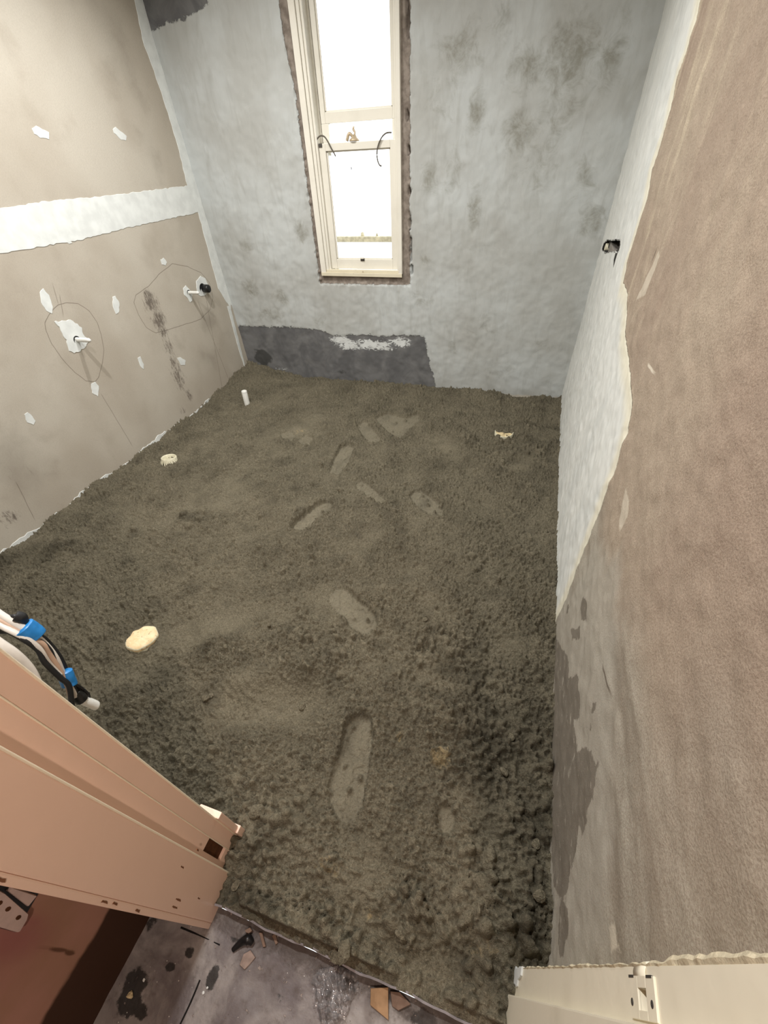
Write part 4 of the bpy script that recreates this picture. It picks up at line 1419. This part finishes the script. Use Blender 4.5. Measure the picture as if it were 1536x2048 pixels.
for x, y in ((5, 1812), (26, 1829), (-12, 1800)):
    p = hw([(x, y)])[0]
    wps.append(slab('socket_hole', [(p[0] + .004 * math.cos(a), p[1] + .007 * math.sin(a)) for a in np.linspace(0, 6.28, 9)[:-1]], lambda u, v, h: (-.7748 + h, u, v), .0008, DARK_WOOD))
adopt(wps, wp)


# ---- rubbish on the hall floor
def scrap(name, pts, mat, label, cat, thick=.004, tilt=0., z=None, group=None):
    q = np.array([on_z(x, y, ZH)[:2] for x, y in pts])
    c = q.mean(0)
    z0 = ZH + .003 if z is None else z
    o = slab(name, q - c, lambda u, v, h: (u, v, h + max(0., 0) + tilt * (v + .05)), thick, mat)
    o.location = (c[0], c[1], z0)
    return tag(o, label, cat, group)


CARD = plain('brown_cardboard', lin(168, 136, 104), .85, .1, var=.12, scale=40)
CARD2 = plain('greyish_cardboard', lin(132, 110, 96), .85, .1, var=.15, scale=40)
scrap('cardboard_scrap', [(742, 1976), (777, 1974), (777, 2040), (741, 2010)], CARD, 'four-sided light brown cardboard scrap leaning by the metal strip', 'cardboard', tilt=.18)
scrap('cardboard_scrap', [(781, 1982), (800, 1984), (822, 2008), (797, 2021), (784, 2012)], CARD2, 'dull grey-brown cardboard scrap beside the lighter scrap', 'cardboard', tilt=.12)
scrap('rubble_chip', [(492, 1860), (502, 1855), (507, 1862), (500, 1868), (493, 1866)], CARD2, 'small reddish-brown chip beside the black scrap by the strip', 'rubble', .010)
scrap('wood_splinter', [(519, 1866), (526, 1865), (533, 1893), (527, 1895)], CARD2, 'thin brown wood splinter next to the black scrap', 'splinter', .006)
scrap('plaster_flake', [(545, 1872), (552, 1866), (557, 1886), (552, 1890)], CARD2, 'small brown flake right of the wood splinter by the strip', 'flake', .005)
scrap('plaster_flake', [(488, 1908), (502, 1900), (512, 1915), (500, 1930), (490, 1940), (480, 1930)], plain('pale_mortar_flake', lin(150, 132, 122), .85, .1, var=.2, scale=60), 'flat pale mortar flake on the hall floor below the black scrap', 'flake', .004)
q = on_z(495, 1882, ZH)
bs = tube('black_scrap', [q + (-.03, -.030, .006), q + (-.012, -.006, .010), q + (.004, .004, .014), q + (.020, .0, .010)], [.006, .010, .014, .006], BLACK, n=8)
tag(bs, 'crumpled black plastic scrap on the hall floor by the strip', 'scrap')
for i, (x, y, s, lab) in enumerate(((407, 1985, .004, 'tiny white chip between the dark spots on the hall floor'), (415, 1975, .003, 'tiny white speck above the white chip in the floor stain'), (288, 1960, .004, 'pale speck on the largest black floor stain'), (262, 1990, .010, 'yellowish pebble lying in the largest black floor stain'))):
    q = on_z(x, y, ZH)
    bm = bmesh.new()
    bmesh.ops.create_icosphere(bm, subdivisions=1, radius=s)
    rg = random.Random(i)
    for v in bm.verts:
        v.co *= rg.uniform(.7, 1.25)
        v.co.z *= .5
    me = bpy.data.meshes.new('floor_chip')
    bm.to_mesh(me)
    bm.free()
    me.materials.append(FOAM if i == 3 else WHITE)
    o = bpy.data.objects.new('floor_chip', me)
    o.location = (q[0], q[1], ZH + s * .45)
    COL.objects.link(o)
    tag(o, lab, 'chip')


# crumpled clear plastic
def plastic():
    t = NT('clear_crumpled_plastic')
    tr = t.n('ShaderNodeBsdfTransparent')
    tr.inputs[0].default_value = (.90, .88, .88, 1)
    gl = t.n('ShaderNodeBsdfGlossy')
    gl.inputs['Roughness'].default_value = .12
    gl.inputs['Color'].default_value = (.9, .9, .9, 1)
    mx = t.n('ShaderNodeMixShader')
    fr = t.n('ShaderNodeFresnel')
    fr.inputs[0].default_value = 1.7
    t.t.links.new(fr.outputs[0], mx.inputs[0])
    t.t.links.new(tr.outputs[0], mx.inputs[1])
    t.t.links.new(gl.outputs[0], mx.inputs[2])
    df = t.n('ShaderNodeBsdfDiffuse')
    df.inputs[0].default_value = (.7, .68, .68, 1)
    m2 = t.n('ShaderNodeMixShader')
    m2.inputs[0].default_value = .14
    t.t.links.new(mx.outputs[0], m2.inputs[1])
    t.t.links.new(df.outputs[0], m2.inputs[2])
    t.t.links.new(m2.outputs[0], t.t.nodes['Material Output'].inputs[0])
    out = fl([(625, 1960), (640, 1940), (680, 1932), (712, 1950), (718, 1975), (700, 2005), (690, 2040), (650, 2060), (628, 2010)], ZH)
    c = out.mean(0)
    n = 46
    U = np.linspace(out[:, 0].min(), out[:, 0].max(), n)
    V_ = np.linspace(out[:, 1].min(), out[:, 1].max(), n)
    sh = (n, n)
    hgt = .010 * np.abs(fnoise(sh, .003, .02, .05, 6)) + .004 * np.abs(fnoise(sh, .003, .008, .016, 7))
    uu, vv = np.meshgrid(U, V_)
    P = np.c_[uu.ravel(), vv.ravel()]
    s = sdf(P, out)
    z = ZH + .003 + hgt.ravel() * sstep(s, -.01, .02)
    o = grid_obj('plastic_wrap', U, V_, lambda P_: np.c_[P_, z], t.m, keep=lambda cc: sdf(cc, out) > -.002)
    return tag(o, 'crumpled clear plastic wrap on the hall floor against the strip', 'plastic wrap')


plastic()


# ---- loose clods of screed: the ones that stand out
def clod_mesh(seed, s):
    bm = bmesh.new()
    bmesh.ops.create_icosphere(bm, subdivisions=2, radius=s)
    rg = random.Random(seed)
    ax = Vector((rg.uniform(.75, 1.3), rg.uniform(.75, 1.3), rg.uniform(.55, .85)))
    for v in bm.verts:
        v.co = Vector((v.co.x * ax.x, v.co.y * ax.y, v.co.z * ax.z)) * rg.uniform(.82, 1.14)
    me = bpy.data.meshes.new('screed_clod')
    bm.to_mesh(me)
    bm.free()
    me.materials.append(SAND)
    return me


CLODS = [(601, 1408, .018, 'brown angular clod above the long boot print'), (709, 1640, .016, None), (521, 1925, .0, None), (518, 1628, .022, 'large rounded clod near the foot of the left door frame'),
         (583, 1022, .020, 'pale clod at the heel of the boot print with the deep dark edge'), (412, 1398, .014, 'clod on the ridge nearest the cable ends'), (421, 1390, .010, 'small clod touching the ridge clod by the cable ends'),
         (1020, 1480, .016, 'clod in the dark rough screed beside the right wall, farther of two'), (1008, 1545, .014, 'clod in the dark rough screed beside the right wall, nearer of two'),
         (1070, 1690, .016, 'clod lying against the foot of the right wall'), (1068, 1798, .015, 'pale clod near the right wall just before the door frame'), (695, 1905, .022, 'flat pale clod broken at the edge of the metal strip'),
         (675, 1912, .018, 'clod left of the flat pale clod at the metal strip'), (800, 1870, .014, 'clod in the rough screed behind the cardboard scraps'), (517, 845, .012, 'dark sliver-like clod in the far left of the screed'),
         (672, 820, .013, 'dark clod below the dark grey wall patch'), (850, 1240, .012, 'clod right of the short boot print'), (540, 1255, .012, 'clod on the middle ridge of the screed'), (470, 1770, .014, 'clod by the lower end of the left door frame')]
for i, (x, y, s, lab) in enumerate(CLODS):
    if not lab:
        continue
    c = on_z(x, y)
    o = bpy.data.objects.new('screed_clod', clod_mesh(100 + i, s))
    o.location = (c[0], c[1], ground(c[0], c[1]) + s * .25)
    o.rotation_euler = (0, 0, i * 1.3)
    COL.objects.link(o)
    tag(o, lab, 'clod', 'loose clods on the screed')

# =================================================================== LAMPS
TRIM = plain('white_lamp_trim', lin(235, 235, 232), .4, .4)
for i, (x, y, watts) in enumerate(DOWNLIGHTS_AND_FILL):  # left pair follows the pipe shadows, right pair is added fill
    o = lathe('downlight_and_fill', [(.045, ZC - .001), (.047, ZC - .006), (.056, ZC - .006), (.058, ZC - .0005)], TRIM, None, 'z', (x, y, 0), 24)
    tag(o, kind='structure')
    lamp_disc('downlight_and_fill_lamp', (x, y, ZC - .008),   .085, watts, (1.0, .985, .96))
o = lathe('hall_fill', [(.06, ZC - .001), (.065, ZC - .012), (.085, ZC - .012), (.09, ZC - .0005)], TRIM, None, 'z', (HALL_FILL[0], HALL_FILL[1], 0), 24)  # ring for the added hall lamp, out of view
tag(o, kind='structure')
lamp_disc('hall_fill_lamp', (HALL_FILL[0], HALL_FILL[1], ZC - .014), .12, HALL_POWER, (1.0, .80, .68))
